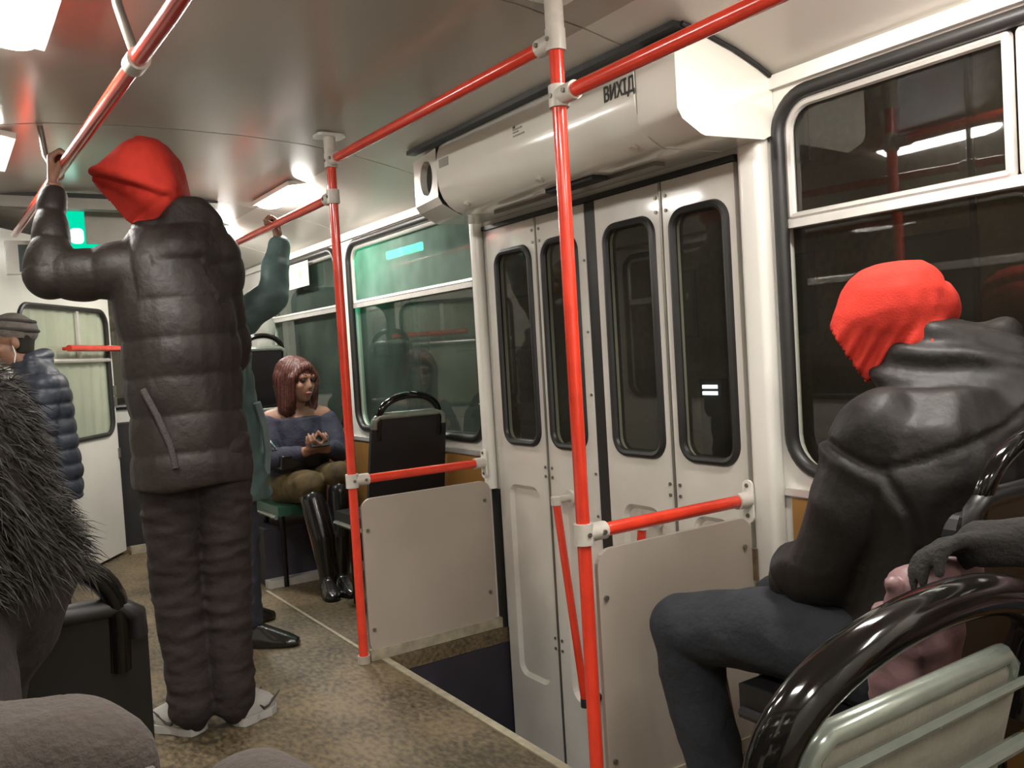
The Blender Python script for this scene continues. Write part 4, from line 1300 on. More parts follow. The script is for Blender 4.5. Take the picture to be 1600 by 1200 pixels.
hd = [('hs', [(hcB + Vector((0.012, -0.005, 0.012)) + hsB * q * 0.035, 0.098) for q in (1, -1)] + [(Vector((1.742, 1.035, 1.190)) + hsB * q * 0.04, 0.052) for q in (1, -1)] +
       [(Vector((1.612, 1.125, 1.163)) + hsB * q * 0.045, 0.042) for q in (1, -1)] + [(Vector((1.650, 1.102, 1.198)) + hsB * q * 0.035, 0.072) for q in (1, -1)] + [(Vector((1.70, 1.062, 1.212)) + hsB * q * 0.02, 0.078) for q in (1, -1)]),
      ('hs', [(Vector((1.612, 1.125, 1.160)) + hsB * q * 0.045, 0.042) for q in (1, -1)] + [(Vector((1.588, 1.143, 1.127)) + hsB * q * 0.05, 0.022) for q in (1, -1)] + [(Vector((1.622, 1.115, 1.062)) + hsB * q * 0.05, 0.018) for q in (1, -1)] +
       [(Vector((1.70, 1.06, 1.12)) + hsB * q * 0.05, 0.06) for q in (1, -1)]),
      ('hs', [(Vector((1.70, 1.05, 1.15)) + hsB * q * 0.05, 0.06) for q in (1, -1)] + [(Vector((1.69, 1.0, 1.05)) + hsB * q * 0.05, 0.05) for q in (1, -1)])]
pkB, cnB = Vector((1.580, 1.150, 1.130)), Vector((1.614, 1.120, 1.052))
nB = hsB.cross(pkB - cnB).normalized()
if nB.dot(hfB) < 0: nB = -nB
def hoodB(co):
    v = co - np.array(hcB, np.float32)
    a = v @ np.array(hfB, np.float32); b = v @ np.array(huB, np.float32)
    side = np.abs(v @ np.array(hsB, np.float32))
    # hanging folds at the cheek, a pleat at the crown
    w_ = np.clip((0.035 - co[:, 2] + 1.13) / 0.06, 0, 1) * np.clip(side / 0.05, 0, 1)
    t = (co[:, 0] - 1.62) * 0.83 - (co[:, 1] - 1.12) * 0.55 - (co[:, 2] - 1.1) * 0.45
    pl = np.exp(-(((co[:, 2] - 1.235) - 0.6 * ((co[:, 0] - 1.74) * 0.83 - (co[:, 1] - 1.03) * 0.55)) / 0.010) ** 2) * np.clip((co[:, 0] - 1.70) / 0.03, 0, 1)
    return 0.0065 * np.sin(t * 190) * w_ - 0.010 * pl
grow('red_hood', hd, 'hood', B, voxel=0.005, smooth=12, disp=folds(0.004, 8, (1, 1, 1), 6.0, hoodB), cut=lambda p: (p - pkB).dot(nB) > -0.006, solid=0.003)

# --- D: passenger in teal behind the standing one --------------------------------
D = thing('person', 'person in a long teal coat behind the standing red-hooded one, hand on far rail', 'person', (1.05, 3.72, 0))
hcD = Vector((1.0, 3.76, 1.50)); hfD = Vector((0.9, 0.1, 0))
hp, hx = head(hcD, hfD, k=0.98)
wD = Vector((XP + 0.033, 3.815, 1.700))
body = hp + limb((hcD - Vector((0.01, 0, 0.08)), 0.05), ((0.99, 3.75, 1.37), 0.055))
body += limb(((0.99, 3.75, 1.27), 0.12), ((1.0, 3.74, 0.85), 0.12))
body += limb(((1.03, 3.88, 1.30), 0.05), ((1.255, 3.75, 1.43), 0.042), (wD, 0.026))
body += limb(((0.99, 3.60, 1.30), 0.05), ((0.99, 3.57, 1.03), 0.04), ((1.05, 3.66, 0.82), 0.028))
body += limb(((1.0, 3.66, 0.83), 0.08), ((1.02, 3.64, 0.45), 0.055), ((1.01, 3.61, 0.08), 0.04))
body += limb(((1.03, 3.86, 0.83), 0.08), ((1.06, 3.88, 0.45), 0.055), ((1.06, 3.90, 0.08), 0.04))
body += hand(wD, (-0.05, 0.08, 1.0), (-1, 0, 0), (0, -1, 0), curl=(0.9, 1.35, 0.9), thumb=0.4)
body += hand((1.05, 3.66, 0.82), (-0.1, 0.4, -1), (-0.3, 0.9, 0), (1, 0, 0))
grow('body', body, 'skin', D, voxel=0.006, smooth=2)
face(D, hx)
jk = [('l', [(1.02, 3.745, 0.60, 0.155, 0.20, 0), (1.01, 3.745, 0.80, 0.145, 0.195, 0), (1.0, 3.745, 1.05, 0.135, 0.185, 0), (0.995, 3.745, 1.25, 0.130, 0.195, 0), (0.99, 3.748, 1.33, 0.10, 0.15, 0), (0.985, 3.75, 1.39, 0.07, 0.08, 0)])]
jk += limb(((1.03, 3.875, 1.30), 0.078), ((1.15, 3.81, 1.37), 0.074), ((1.258, 3.748, 1.452), 0.066), ((1.285, 3.785, 1.57), 0.056), ((wD.x, wD.y - 0.005, 1.672), 0.046))
jk += limb(((0.99, 3.60, 1.28), 0.075), ((0.99, 3.57, 1.03), 0.062), ((1.05, 3.64, 0.845), 0.050))
grow('coat', jk, 'teal', D, voxel=0.008, smooth=4, disp=folds(0.012, 6, (1, 1, 1.5), 11.0))
tr = limb(((1.0, 3.66, 0.80), 0.085), ((1.02, 3.64, 0.45), 0.066), ((1.01, 3.61, 0.10), 0.055)) + limb(((1.03, 3.86, 0.80), 0.085), ((1.06, 3.88, 0.45), 0.066), ((1.06, 3.90, 0.10), 0.055))
grow('jeans', tr, 'navy', D, voxel=0.009, smooth=3, disp=folds(0.007, 8, (1, 1, 2), 12.0))
for hl, to in (((0.98, 3.62, 0), (1.17, 3.47, 0)), ((1.04, 3.91, 0), (1.22, 3.93, 0))):
    grow('shoe', shoe_prims(hl, to, 0.062, 0.045), 'boot', D, voxel=0.006, smooth=3)
bm = NB(); add_tube(bm, [(1.10, 3.58, 1.0), (1.13, 3.60, 0.9), (1.14, 3.61, 0.8), (1.13, 3.62, 0.70)], 0.016, 8)
obj('scarf_end', bm, 'bluegrey', D, smooth=True)
grow('hair', [('e', hcD + Vector((-0.03, 0, 0.045)), (0.10, 0.088, 0.09)), ('c', hcD + Vector((-0.05, 0, 0.0)), 0.078, hcD + Vector((-0.05, 0, -0.06)), 0.055)], 'fur', D, voxel=0.007, smooth=3)
# pale hood down on the back
grow('scarf', [('c', (0.93, 3.68, 1.41), 0.05, (0.95, 3.85, 1.41), 0.05), ('c', (1.02, 3.66, 1.39), 0.045, (1.06, 3.76, 1.36), 0.045), ('c', (1.06, 3.76, 1.36), 0.045, (1.0, 3.86, 1.39), 0.045)], 'bluegrey', D, voxel=0.008, smooth=3)

# --- E: youngster in a knit cap at the left ---------------------------------------
Ep = thing('person', 'person in striped grey knit cap and navy jacket by the cab door', 'person', (0.40, 4.83, 0))
hcE = Vector((0.325, 4.90, 1.335)); hfE = Vector((-0.80, -0.05, -0.18))
hp, hx = head(hcE, hfE, k=0.98)
body = hp + limb((hcE + Vector((0.02, -0.01, -0.08)), 0.05), ((0.41, 4.86, 1.20), 0.055)) + limb(((0.43, 4.84, 1.10), 0.12), ((0.44, 4.83, 0.74), 0.12))
body += limb(((0.40, 4.76, 0.72), 0.08), ((0.40, 4.76, 0.4), 0.055), ((0.40, 4.76, 0.08), 0.04)) + limb(((0.46, 4.92, 0.72), 0.08), ((0.46, 4.92, 0.4), 0.055), ((0.46, 4.92, 0.08), 0.04))
body += limb(((0.42, 4.68, 1.12), 0.05), ((0.40, 4.64, 0.86), 0.04), ((0.30, 4.68, 0.70), 0.028)) + limb(((0.44, 5.0, 1.12), 0.05), ((0.42, 5.03, 0.86), 0.04), ((0.30, 5.0, 0.70), 0.028))
body += hand((0.30, 4.68, 0.70), (-0.5, 0, -0.8), (0, 1, 0), (-1, 0, 0.5)) + hand((0.30, 5.0, 0.70), (-0.5, 0, -0.8), (0, -1, 0), (-1, 0, 0.5))
grow('body', body, 'skin', Ep, voxel=0.006, smooth=2)
face(Ep, hx)
jk = [('l', [(0.44, 4.83, 0.56, 0.15, 0.17, 0), (0.44, 4.83, 0.72, 0.15, 0.175, 0), (0.435, 4.835, 0.95, 0.14, 0.17, 0), (0.43, 4.84, 1.10, 0.135, 0.185, 0), (0.42, 4.85, 1.18, 0.11, 0.15, 0), (0.40, 4.86, 1.245, 0.08, 0.09, 0)])]
jk += limb(((0.43, 4.69, 1.11), 0.075), ((0.40, 4.64, 0.86), 0.065), ((0.31, 4.68, 0.715), 0.045)) + limb(((0.44, 4.99, 1.11), 0.075), ((0.42, 5.0, 0.86), 0.06), ((0.31, 4.99, 0.715), 0.045))
jk += [('c', (0.40, 4.78, 1.235), 0.045, (0.46, 4.88, 1.25), 0.05)]
grow('jacket', jk, 'navy', Ep, voxel=0.008, smooth=4, disp=quilt([((0.44, 4.83, 0.5), (0.43, 4.84, 1.25), 0.075)], 0.012, 0.010, 9))
tr = limb(((0.40, 4.76, 0.70), 0.085), ((0.40, 4.76, 0.4), 0.068), ((0.40, 4.76, 0.10), 0.058)) + limb(((0.46, 4.92, 0.70), 0.085), ((0.46, 4.92, 0.4), 0.068), ((0.46, 4.92, 0.10), 0.058))
grow('trousers', tr, 'denim', Ep, voxel=0.010, smooth=3)
for hl, to in (((0.44, 4.76, 0), (0.22, 4.75, 0)), ((0.50, 4.92, 0), (0.28, 4.94, 0))):
    grow('shoe', shoe_prims(hl, to, 0.058, 0.044), 'boot', Ep, voxel=0.007, smooth=3)
grow('hair', [('c', hcE + Vector((0.035, 0, 0.03)), 0.074, hcE + Vector((0.04, 0, -0.03)), 0.06)], 'fur', Ep, voxel=0.007, smooth=3)
cap = grow('knit_cap', [('e', hcE + Vector((0.012, 0, 0.065)), (0.096, 0.090, 0.082)), ('c', hcE + Vector((0.035, 0.0, 0.05)), 0.085, hcE + Vector((0.055, 0, 0.055)), 0.07)], 'knitgrey', Ep, voxel=0.006, smooth=3, cut=lambda p: p.z < hcE.z + 0.022 + 0.25 * (p.x - hcE.x) * -1 * 0.4)
bm = NB()
for dz, rr_ in ((0.062, 0.100), (0.105, 0.088)):
    add_tube(bm, [hcE + Vector((0.024 + 1.00 * rr_ * math.cos(a), 0.90 * rr_ * math.sin(a), dz - 0.10 * rr_ * math.cos(a))) for a in [2 * PI * k / 28 for k in range(28)]], 0.008, 6, closed=True)
obj('stripe', bm, 'knitstripe', cap, smooth=True)
bm = NB(); add_tube(bm, [hcE + Vector((-0.0, -0.075, -0.01)), hcE + Vector((0.01, -0.082, -0.06)), hcE + Vector((0.0, -0.075, -0.12)), hcE + Vector((-0.02, -0.10, -0.17))], 0.003, 6)
obj('earphone_cord', bm, 'white', Ep, smooth=True)

# --- C: red-haired woman -----------------------------------------------------------
W_ = thing('person', 'woman with auburn hair and navy off-shoulder sweater, sitting with a phone', 'person', (1.6, 4.45, 0))
hcC = Vector((1.60, 4.475, 1.055)); hfC = Vector((0.38, -0.90, -0.04)).normalized()
hp, hx = head(hcC, hfC, k=0.98)
fC = Vector((-0.08, -1, 0)).normalized(); sC = Vector((1, -0.08, 0))
body = hp + limb((hcC + Vector((0, 0.02, -0.07)), 0.046), ((1.595, 4.52, 0.90), 0.052))
body += limb(((1.46, 4.55, 0.86), 0.055), ((1.595, 4.53, 0.88), 0.075), ((1.73, 4.50, 0.86), 0.055))
body += limb(((1.595, 4.54, 0.80), 0.115), ((1.60, 4.56, 0.55), 0.12))
hL, hR = Vector((1.555, 4.30, 0.700)), Vector((1.655, 4.285, 0.705))
body += limb(((1.45, 4.54, 0.85), 0.05), ((1.415, 4.46, 0.66), 0.04), (hL, 0.026)) + limb(((1.74, 4.50, 0.85), 0.05), ((1.765, 4.40, 0.67), 0.04), (hR, 0.026))
body += hand(hL, (0.75, -0.45, 0.2), (0.3, 0.3, 0.8), (0.0, 0.4, 0.9), curl=(0.6, 0.8, 0.5)) + hand(hR, (-0.75, -0.4, 0.2), (-0.3, 0.3, 0.8), (0, 0.4, 0.9), curl=(0.6, 0.8, 0.5))
body += limb(((1.52, 4.55, 0.50), 0.085), ((1.53, 4.22, 0.53), 0.06), ((1.56, 4.13, 0.09), 0.04)) + limb(((1.68, 4.55, 0.50), 0.085), ((1.66, 4.18, 0.57), 0.06), ((1.63, 4.15, 0.10), 0.04))
grow('body', body, 'skin', W_, voxel=0.005, smooth=2)
face(W_, hx, 0.98)
jk = [('l', [(1.60, 4.55, 0.47, 0.155, 0.135, 0), (1.598, 4.545, 0.60, 0.15, 0.125, 0), (1.595, 4.535, 0.74, 0.155, 0.125, -0.05), (1.595, 4.53, 0.82, 0.165, 0.115, -0.1), (1.595, 4.528, 0.865, 0.155, 0.10, -0.1)])]
jk += limb(((1.445, 4.545, 0.825), 0.070), ((1.405, 4.465, 0.66), 0.058), (tuple(hL.lerp(Vector((1.405, 4.465, 0.66)), 0.2)), 0.040)) + limb(((1.745, 4.495, 0.825), 0.070), ((1.775, 4.40, 0.67), 0.056), (tuple(hR.lerp(Vector((1.775, 4.40, 0.67)), 0.2)), 0.040))
grow('sweater', jk, 'sweater', W_, voxel=0.007, smooth=3, disp=folds(0.009, 9, (1, 1, 1), 21.0))
bm = NB(); add_disc(bm, (1.60, 4.418, 0.775), (0, -1, 0), 0.010, 0.006, 10); obj('brooch', bm, 'strip', W_)
sk = limb(((1.52, 4.54, 0.50), 0.098), ((1.535, 4.22, 0.535), 0.076)) + limb(((1.68, 4.54, 0.50), 0.098), ((1.665, 4.17, 0.575), 0.072)) + [('e', (1.6, 4.45, 0.51), (0.14, 0.12, 0.07))]
grow('skirt', sk, 'tights', W_, voxel=0.008, smooth=3, disp=folds(0.006, 10, (1, 1, 1), 22.0))
bt = limb(((1.53, 4.185, 0.47), 0.060), ((1.55, 4.13, 0.28), 0.056), ((1.56, 4.12, 0.07), 0.044)) + limb(((1.66, 4.145, 0.50), 0.060), ((1.645, 4.13, 0.28), 0.056), ((1.63, 4.13, 0.08), 0.044))
grow('tall_boots', bt + shoe_prims((1.56, 4.16, 0), (1.52, 3.96, 0), 0.06, 0.042) + shoe_prims((1.63, 4.17, 0), (1.62, 3.955, 0), 0.06, 0.042), 'boot', W_, voxel=0.007, smooth=3)
uC = Vector((0, 0, 1)); sCf = hfC.cross(uC)
hr = [('e', hcC + uC * 0.045 - hfC * 0.028, (0.096, 0.108, 0.093), Matrix((sCf, hfC, uC)).transposed()),
      ('c', hcC - hfC * 0.045 + uC * 0.02 - sCf * 0.045, 0.068, hcC - hfC * 0.03 - uC * 0.17 - sCf * 0.05, 0.048),
      ('c', hcC - hfC * 0.045 + uC * 0.02 + sCf * 0.045, 0.066, hcC - hfC * 0.035 - uC * 0.14 + sCf * 0.055, 0.045),
      ('c', hcC + hfC * 0.058 + uC * 0.078 - sCf * 0.01, 0.030, hcC + hfC * 0.045 + uC * 0.02 - sCf * 0.072, 0.026),
      ('c', hcC + hfC * 0.045 + uC * 0.02 - sCf * 0.074, 0.026, hcC + hfC * 0.02 - uC * 0.15 - sCf * 0.070, 0.024),
      ('c', hcC + hfC * 0.058 + uC * 0.075 + sCf * 0.02, 0.026, hcC + hfC * 0.035 + uC * 0.02 + sCf * 0.076, 0.022),
      ('c', hcC + hfC * 0.035 + uC * 0.02 + sCf * 0.076, 0.022, hcC + hfC * 0.01 - uC * 0.12 + sCf * 0.074, 0.020),
      ('c', hcC - hfC * 0.07 + uC * 0.03, 0.07, hcC - hfC * 0.06 - uC * 0.12, 0.06)]
def strands(co):
    v = co - np.array(hcC, np.float32)
    ang = np.arctan2(v @ np.array(sCf, np.float32), v @ np.array(hfC, np.float32))
    return 0.0035 * np.sin(ang * 34 + v[:, 2] * 25)
grow('hair', hr, 'hair', W_, voxel=0.005, smooth=3, disp=lambda co, no: strands(co))
ph = thing('phone', 'dark phone held up by the red-haired woman', 'phone', (1.605, 4.225, 0.73))
R_ = Matrix.Rotation(-0.6, 3, 'X')
bm = NB(); add_box(bm, 1.555, 1.655, 4.232, 4.241, 0.722, 0.780, R_, (1.605, 4.236, 0.75)); obj('case', bm, 'rubber', ph, bevel=0.003)
bm = NB(); add_box(bm, 1.562, 1.648, 4.2412, 4.2420, 0.727, 0.775, R_, (1.605, 4.236, 0.75)); obj('screen', bm, 'screen', ph)
hb = thing('handbag', 'black handbag on the red-haired woman\'s lap', 'bag', (1.56, 4.37, 0.61))
grow('pouch', [('h', [(1.43 + 0.26 * i, 4.33 + 0.09 * j - 0.02 * k, 0.615 + 0.075 * k) for i in (0, 1) for j in (0, 1) for k in (0, 1)])], 'boot', hb, voxel=0.006, smooth=6)
bm = NB(); add_tube(bm, [(1.45, 4.37, 0.68), (1.42, 4.40, 0.74), (1.40, 4.45, 0.80)], 0.006, 8); obj('strap', bm, 'boot', hb, smooth=True)

# --- I: passenger seen from behind on the raised front seat ------------------------------
Ip = thing('person', 'person in a pale grey hood seen from behind on the raised front seat', 'person', (1.58, 5.15, 0.3))
hcI = Vector((1.60, 5.13, 1.345))
hp, hx = head(hcI, (-0.1, 1, 0))
body = hp + limb((hcI - Vector((0, 0.02, 0.08)), 0.05), ((1.59, 5.12, 1.20), 0.06)) + limb(((1.58, 5.13, 1.10), 0.12), ((1.58, 5.15, 0.86), 0.12))
body += limb(((1.50, 5.15, 0.85), 0.08), ((1.49, 5.55, 0.86), 0.06), ((1.49, 5.6, 0.40), 0.04)) + limb(((1.66, 5.15, 0.85), 0.08), ((1.67, 5.55, 0.86), 0.06), ((1.67, 5.6, 0.40), 0.04))
grow('body', body, 'skin', Ip, voxel=0.008, smooth=2)
face(Ip, hx)
grow('grey_hood', [('e', hcI + Vector((0, -0.015, 0.025)), (0.105, 0.12, 0.125)), ('c', hcI - Vector((0, 0.03, 0.08)), 0.095, hcI - Vector((0, 0.02, 0.15)), 0.12)], 'paper', Ip, voxel=0.007, smooth=4, disp=folds(0.005, 9), cut=lambda p: (p - hcI).y > 0.085)
jk = [('l', [(1.58, 5.16, 0.79, 0.17, 0.14, 0), (1.58, 5.15, 0.95, 0.17, 0.14, 0), (1.58, 5.14, 1.1, 0.19, 0.14, 0), (1.585, 5.13, 1.18, 0.16, 0.11, 0), (1.59, 5.12, 1.24, 0.1, 0.09, 0)])]
jk += limb(((1.41, 5.14, 1.12), 0.07), ((1.39, 5.22, 0.93), 0.06), ((1.45, 5.40, 0.93), 0.05)) + limb(((1.75, 5.14, 1.12), 0.07), ((1.77, 5.22, 0.93), 0.06), ((1.71, 5.40, 0.93), 0.05))
grow('jacket', jk, 'bluegrey', Ip, voxel=0.009, smooth=4, disp=folds(0.008, 8))
tr = limb(((1.50, 5.15, 0.855), 0.09), ((1.49, 5.55, 0.86), 0.07), ((1.49, 5.6, 0.40), 0.055)) + limb(((1.66, 5.15, 0.855), 0.09), ((1.67, 5.55, 0.86), 0.07), ((1.67, 5.6, 0.40), 0.055))
grow('trousers', tr, 'denim', Ip, voxel=0.01, smooth=3)
for xx in (1.49, 1.67):
    grow('shoe', shoe_prims((xx, 5.56, 0.301), (xx, 5.80, 0.301), 0.06, 0.044), 'boot', Ip, voxel=0.008, smooth=2)

# --- F: passenger in a fur-trimmed coat at the left edge ---------------------------------
F = thing('person', 'person in a dark shaggy fur-trimmed coat, seated at the left edge with back turned', 'person', (-0.1, 1.05, 0))
hcF = Vector((-0.13, 1.20, 1.27)); hfF = Vector((-0.2, 1, -0.05))
hp, hx = head(hcF, hfF)
body = hp + limb((hcF + Vector((0, -0.02, -0.08)), 0.05), ((-0.12, 1.14, 1.12), 0.055)) + limb(((-0.11, 1.10, 1.0), 0.12), ((-0.10, 1.08, 0.58), 0.13))
body += limb(((0.03, 1.13, 1.03), 0.05), ((0.075, 1.17, 0.80), 0.04), ((0.02, 1.33, 0.66), 0.028)) + limb(((-0.24, 1.10, 1.03), 0.045), ((-0.25, 1.16, 0.80), 0.035), ((-0.22, 1.33, 0.66), 0.026))
body += limb(((-0.02, 1.08, 0.50), 0.08), ((-0.02, 1.46, 0.50), 0.06), ((-0.02, 1.40, 0.09), 0.04)) + limb(((-0.19, 1.08, 0.50), 0.08), ((-0.20, 1.46, 0.50), 0.06), ((-0.20, 1.40, 0.09), 0.04))
body += hand((0.02, 1.33, 0.66), (-0.4, 0.8, -0.2), (0, 0, -1), (-1, 0, 0)) + hand((-0.22, 1.33, 0.66), (0.3, 0.8, -0.2), (0, 0, -1), (1, 0, 0))
grow('body', body, 'skin', F, voxel=0.007, smooth=2)
face(F, hx)
coat = [('l', [(-0.09, 1.09, 0.44, 0.17, 0.17, 0), (-0.09, 1.09, 0.62, 0.175, 0.16, 0), (-0.10, 1.10, 0.85, 0.165, 0.15, 0), (-0.105, 1.11, 1.0, 0.175, 0.145, 0), (-0.11, 1.13, 1.09, 0.145, 0.12, 0), (-0.12, 1.15, 1.14, 0.08, 0.08, 0)])]
coat += limb(((0.02, 1.12, 1.02), 0.078), ((0.070, 1.165, 0.87), 0.078), ((0.04, 1.24, 0.74), 0.060), ((0.02, 1.32, 0.67), 0.05)) + limb(((-0.22, 1.11, 1.02), 0.055), ((-0.22, 1.16, 0.82), 0.05), ((-0.21, 1.32, 0.67), 0.045))
coat += limb(((-0.02, 1.12, 0.50), 0.10), ((-0.02, 1.36, 0.50), 0.085)) + limb(((-0.18, 1.12, 0.50), 0.095), ((-0.19, 1.36, 0.50), 0.08))
co_ = grow('coat', coat, 'furcoat', F, voxel=0.009, smooth=4, disp=folds(0.012, 7))
grow('trousers', limb(((-0.02, 1.36, 0.49), 0.07), ((-0.02, 1.385, 0.10), 0.055)) + limb(((-0.20, 1.36, 0.49), 0.07), ((-0.20, 1.385, 0.10), 0.055)), 'denim', F, voxel=0.01, smooth=2)
for xx in (-0.02, -0.20):
    grow('shoe', shoe_prims((xx, 1.33, 0), (xx, 1.56, 0), 0.06, 0.044), 'boot', F, voxel=0.008, smooth=2)
hairF = [('e', hcF + Vector((0, -0.02, 0.035)), (0.09, 0.11, 0.10)), ('c', hcF + Vector((0, -0.06, 0)), 0.085, hcF + Vector((0.0, -0.10, -0.24)), 0.075), ('c', hcF + Vector((0.06, -0.03, 0)), 0.05, hcF + Vector((0.09, -0.06, -0.22)), 0.045)]
grow('hair', hairF, 'fur', F, voxel=0.007, smooth=3)
# shaggy fur strands on sleeve and shoulder
def fur(parent, src, keep, n, length, name='fur_trim'):
    me = src.data
    nv = len(me.vertices)
    co = np.empty(nv * 3, np.float32); me.vertices.foreach_get('co', co); co = co.reshape(-1, 3) + np.array(wloc(src), np.float32)
    no = np.empty(nv * 3, np.float32); me.vertices.foreach_get('normal', no); no = no.reshape(-1, 3)
    idx = np.nonzero(keep(co))[0]
    rng = np.random.default_rng(3)
    pick = rng.choice(idx, n)
    off = np.array(wloc(parent), np.float32)
    vs, fs = [], []
    for i in pick:
        p = co[i] + rng.normal(0, 0.004, 3); nr = no[i]
        d = nr + np.array([0.15, -0.05, -0.55]) + rng.normal(0, 0.35, 3)
        d /= np.linalg.norm(d)
        L = length * rng.uniform(0.5, 1.2)
        s = np.cross(d, rng.normal(0, 1, 3)); s /= np.linalg.norm(s) + 1e-9
        b = len(vs)
        m1 = p + d * L * 0.55 + np.array([0, 0, -0.1 * L])
        vs += [p - s * 0.0008 - off, p + s * 0.0008 - off, m1 + s * 0.0006 - off, m1 - s * 0.0006 - off, p + d * L + np.array([0, 0, -0.35 * L]) - off]
        fs += [(b, b + 1, b + 2, b + 3), (b + 3, b + 2, b + 4)]
    m_ = bpy.data.meshes.new(name)
    m_.from_pydata([tuple(map(float, v)) for v in vs], [], fs)
    o = link(name, m_, parent, 'fur')
    o['kind'] = 'stuff'
    return o
fur(F, co_, lambda c: (c[:, 2] > 0.86) & (c[:, 0] > -0.14), 14000, 0.032)
F.location.x -= 0.022
F.scale = (1, 1, 1.075)

# --- G: the photographer's lap -----------------------------------------------------------
G = thing('person', 'photographer\'s own lap and sleeve in grey-brown wool at the lower left corner', 'person', (0.0, 0.0, 0))
gb = limb(((-0.10, -0.08, 0.62), 0.12), ((-0.10, -0.10, 0.44), 0.13)) + limb(((-0.0, -0.04, 0.50), 0.08), ((0.06, 0.42, 0.58), 0.06), ((0.06, 0.36, 0.09), 0.04)) + limb(((-0.17, -0.04, 0.50), 0.08), ((-0.16, 0.42, 0.58), 0.06), ((-0.16, 0.36, 0.09), 0.04))
gb += hand((0.135, 0.505, 0.89), (-0.7, 0.7, -0.15), (-0.2, -0.2, -1), (-0.7, -0.7, 0), curl=(0.4, 0.6, 0.4))
grow('body', gb, 'skin', G, voxel=0.009, smooth=2)
lp = limb(((-0.0, -0.02, 0.52), 0.10), ((0.05, 0.44, 0.63), 0.10)) + limb(((-0.17, -0.02, 0.52), 0.10), ((-0.14, 0.46, 0.64), 0.10)) + [('e', (-0.06, 0.32, 0.63), (0.17, 0.20, 0.09)), ('l', [(-0.10, -0.09, 0.44, 0.16, 0.12, 0), (-0.10, -0.09, 0.70, 0.16, 0.12, 0)])]
lp += limb(((0.22, -0.02, 0.86), 0.06), ((0.205, 0.28, 0.86), 0.045), ((0.135, 0.505, 0.893), 0.034))
grow('coat', lp, 'lap', G, voxel=0.008, smooth=5, disp=folds(0.010, 7))
grow('trousers', limb(((0.055, 0.43, 0.57), 0.07), ((0.06, 0.36, 0.10), 0.055)) + limb(((-0.155, 0.43, 0.57), 0.07), ((-0.16, 0.36, 0.10), 0.055)), 'denim', G, voxel=0.01, smooth=2)
for xx in (0.06, -0.16):
    grow('shoe', shoe_prims((xx, 0.31, 0), (xx, 0.54, 0), 0.06, 0.044), 'boot', G, voxel=0.008, smooth=2)

tb = thing('cloth_bag', 'soft grey-brown cloth bag with one stitched seam, on the photographer\'s lap', 'bag', (-0.04, 0.58, 0.74))
grow('bag_body', [('hs', [((-0.16, 0.62, 0.905), 0.045), ((-0.02, 0.585, 0.926), 0.045), ((0.045, 0.560, 0.930), 0.040), ((0.072, 0.545, 0.926), 0.022), ((-0.16, 0.64, 0.80), 0.06), ((0.04, 0.585, 0.80), 0.05)])], 'lap', tb, voxel=0.006, smooth=5, disp=folds(0.006, 9))
bm = NB(); add_tube(bm, [(-0.14, 0.572, 0.915), (-0.02, 0.535, 0.925), (0.045, 0.517, 0.928), (0.088, 0.525, 0.925)], 0.003, 6); obj('seam', bm, 'knitstripe', tb, smooth=True)

# --- H: passenger in mauve, only a gloved forearm in view -----------------------------------
Hp = thing('person', 'person in a mauve padded jacket at the right edge, dark glove and forearm showing', 'person', (1.55, 0.02, 0))
hcH = Vector((1.55, 0.10, 1.30)); hp, hx = head(hcH, (-0.15, 1, -0.1))
body = hp + limb((hcH - Vector((0, 0.02, 0.08)), 0.05), ((1.55, 0.06, 1.14), 0.06)) + limb(((1.55, 0.04, 1.02), 0.12), ((1.55, 0.02, 0.6), 0.13))
wH = Vector((1.150, 0.595, 0.862))
body += limb(((1.41, 0.08, 1.04), 0.05), ((1.36, 0.36, 0.90), 0.042), (wH, 0.028)) + limb(((1.69, 0.06, 1.04), 0.05), ((1.74, 0.14, 0.78), 0.04), ((1.66, 0.30, 0.64), 0.028))
body += limb(((1.47, 0.05, 0.53), 0.08), ((1.46, 0.46, 0.52), 0.06), ((1.46, 0.42, 0.09), 0.04)) + limb(((1.64, 0.05, 0.53), 0.08), ((1.65, 0.46, 0.52), 0.06), ((1.65, 0.42, 0.09), 0.04))
grow('body', body, 'skin', Hp, voxel=0.008, smooth=2)
face(Hp, hx)
jk = [('l', [(1.55, 0.02, 0.46, 0.18, 0.15, 0), (1.55, 0.02, 0.7, 0.18, 0.15, 0), (1.55, 0.03, 0.95, 0.19, 0.15, 0), (1.55, 0.05, 1.08, 0.17, 0.12, 0), (1.55, 0.06, 1.17, 0.09, 0.08, 0)])]
jk += limb(((1.42, 0.08, 1.03), 0.085), ((1.36, 0.36, 0.89), 0.070), (tuple(wH + Vector((0.035, -0.035, 0.003))), 0.038)) + limb(((1.68, 0.06, 1.03), 0.085), ((1.74, 0.14, 0.78), 0.07), ((1.67, 0.28, 0.655), 0.05))
jk += limb(((1.47, 0.08, 0.53), 0.095), ((1.46, 0.30, 0.53), 0.085)) + limb(((1.64, 0.08, 0.53), 0.095), ((1.65, 0.30, 0.53), 0.085))
grow('jacket', jk, 'mauve', Hp, voxel=0.008, smooth=4, disp=folds(0.010, 8))
grow('trousers', limb(((1.46, 0.28, 0.53), 0.082), ((1.46, 0.44, 0.52), 0.075), ((1.46, 0.42, 0.10), 0.055)) + limb(((1.65, 0.28, 0.53), 0.082), ((1.65, 0.44, 0.52), 0.075), ((1.65, 0.42, 0.10), 0.055)), 'denim', Hp, voxel=0.01, smooth=2)
for xx in (1.46, 1.65):
    grow('shoe', shoe_prims((xx, 0.38, 0), (xx, 0.61, 0), 0.06, 0.044), 'boot', Hp, voxel=0.008, smooth=2)
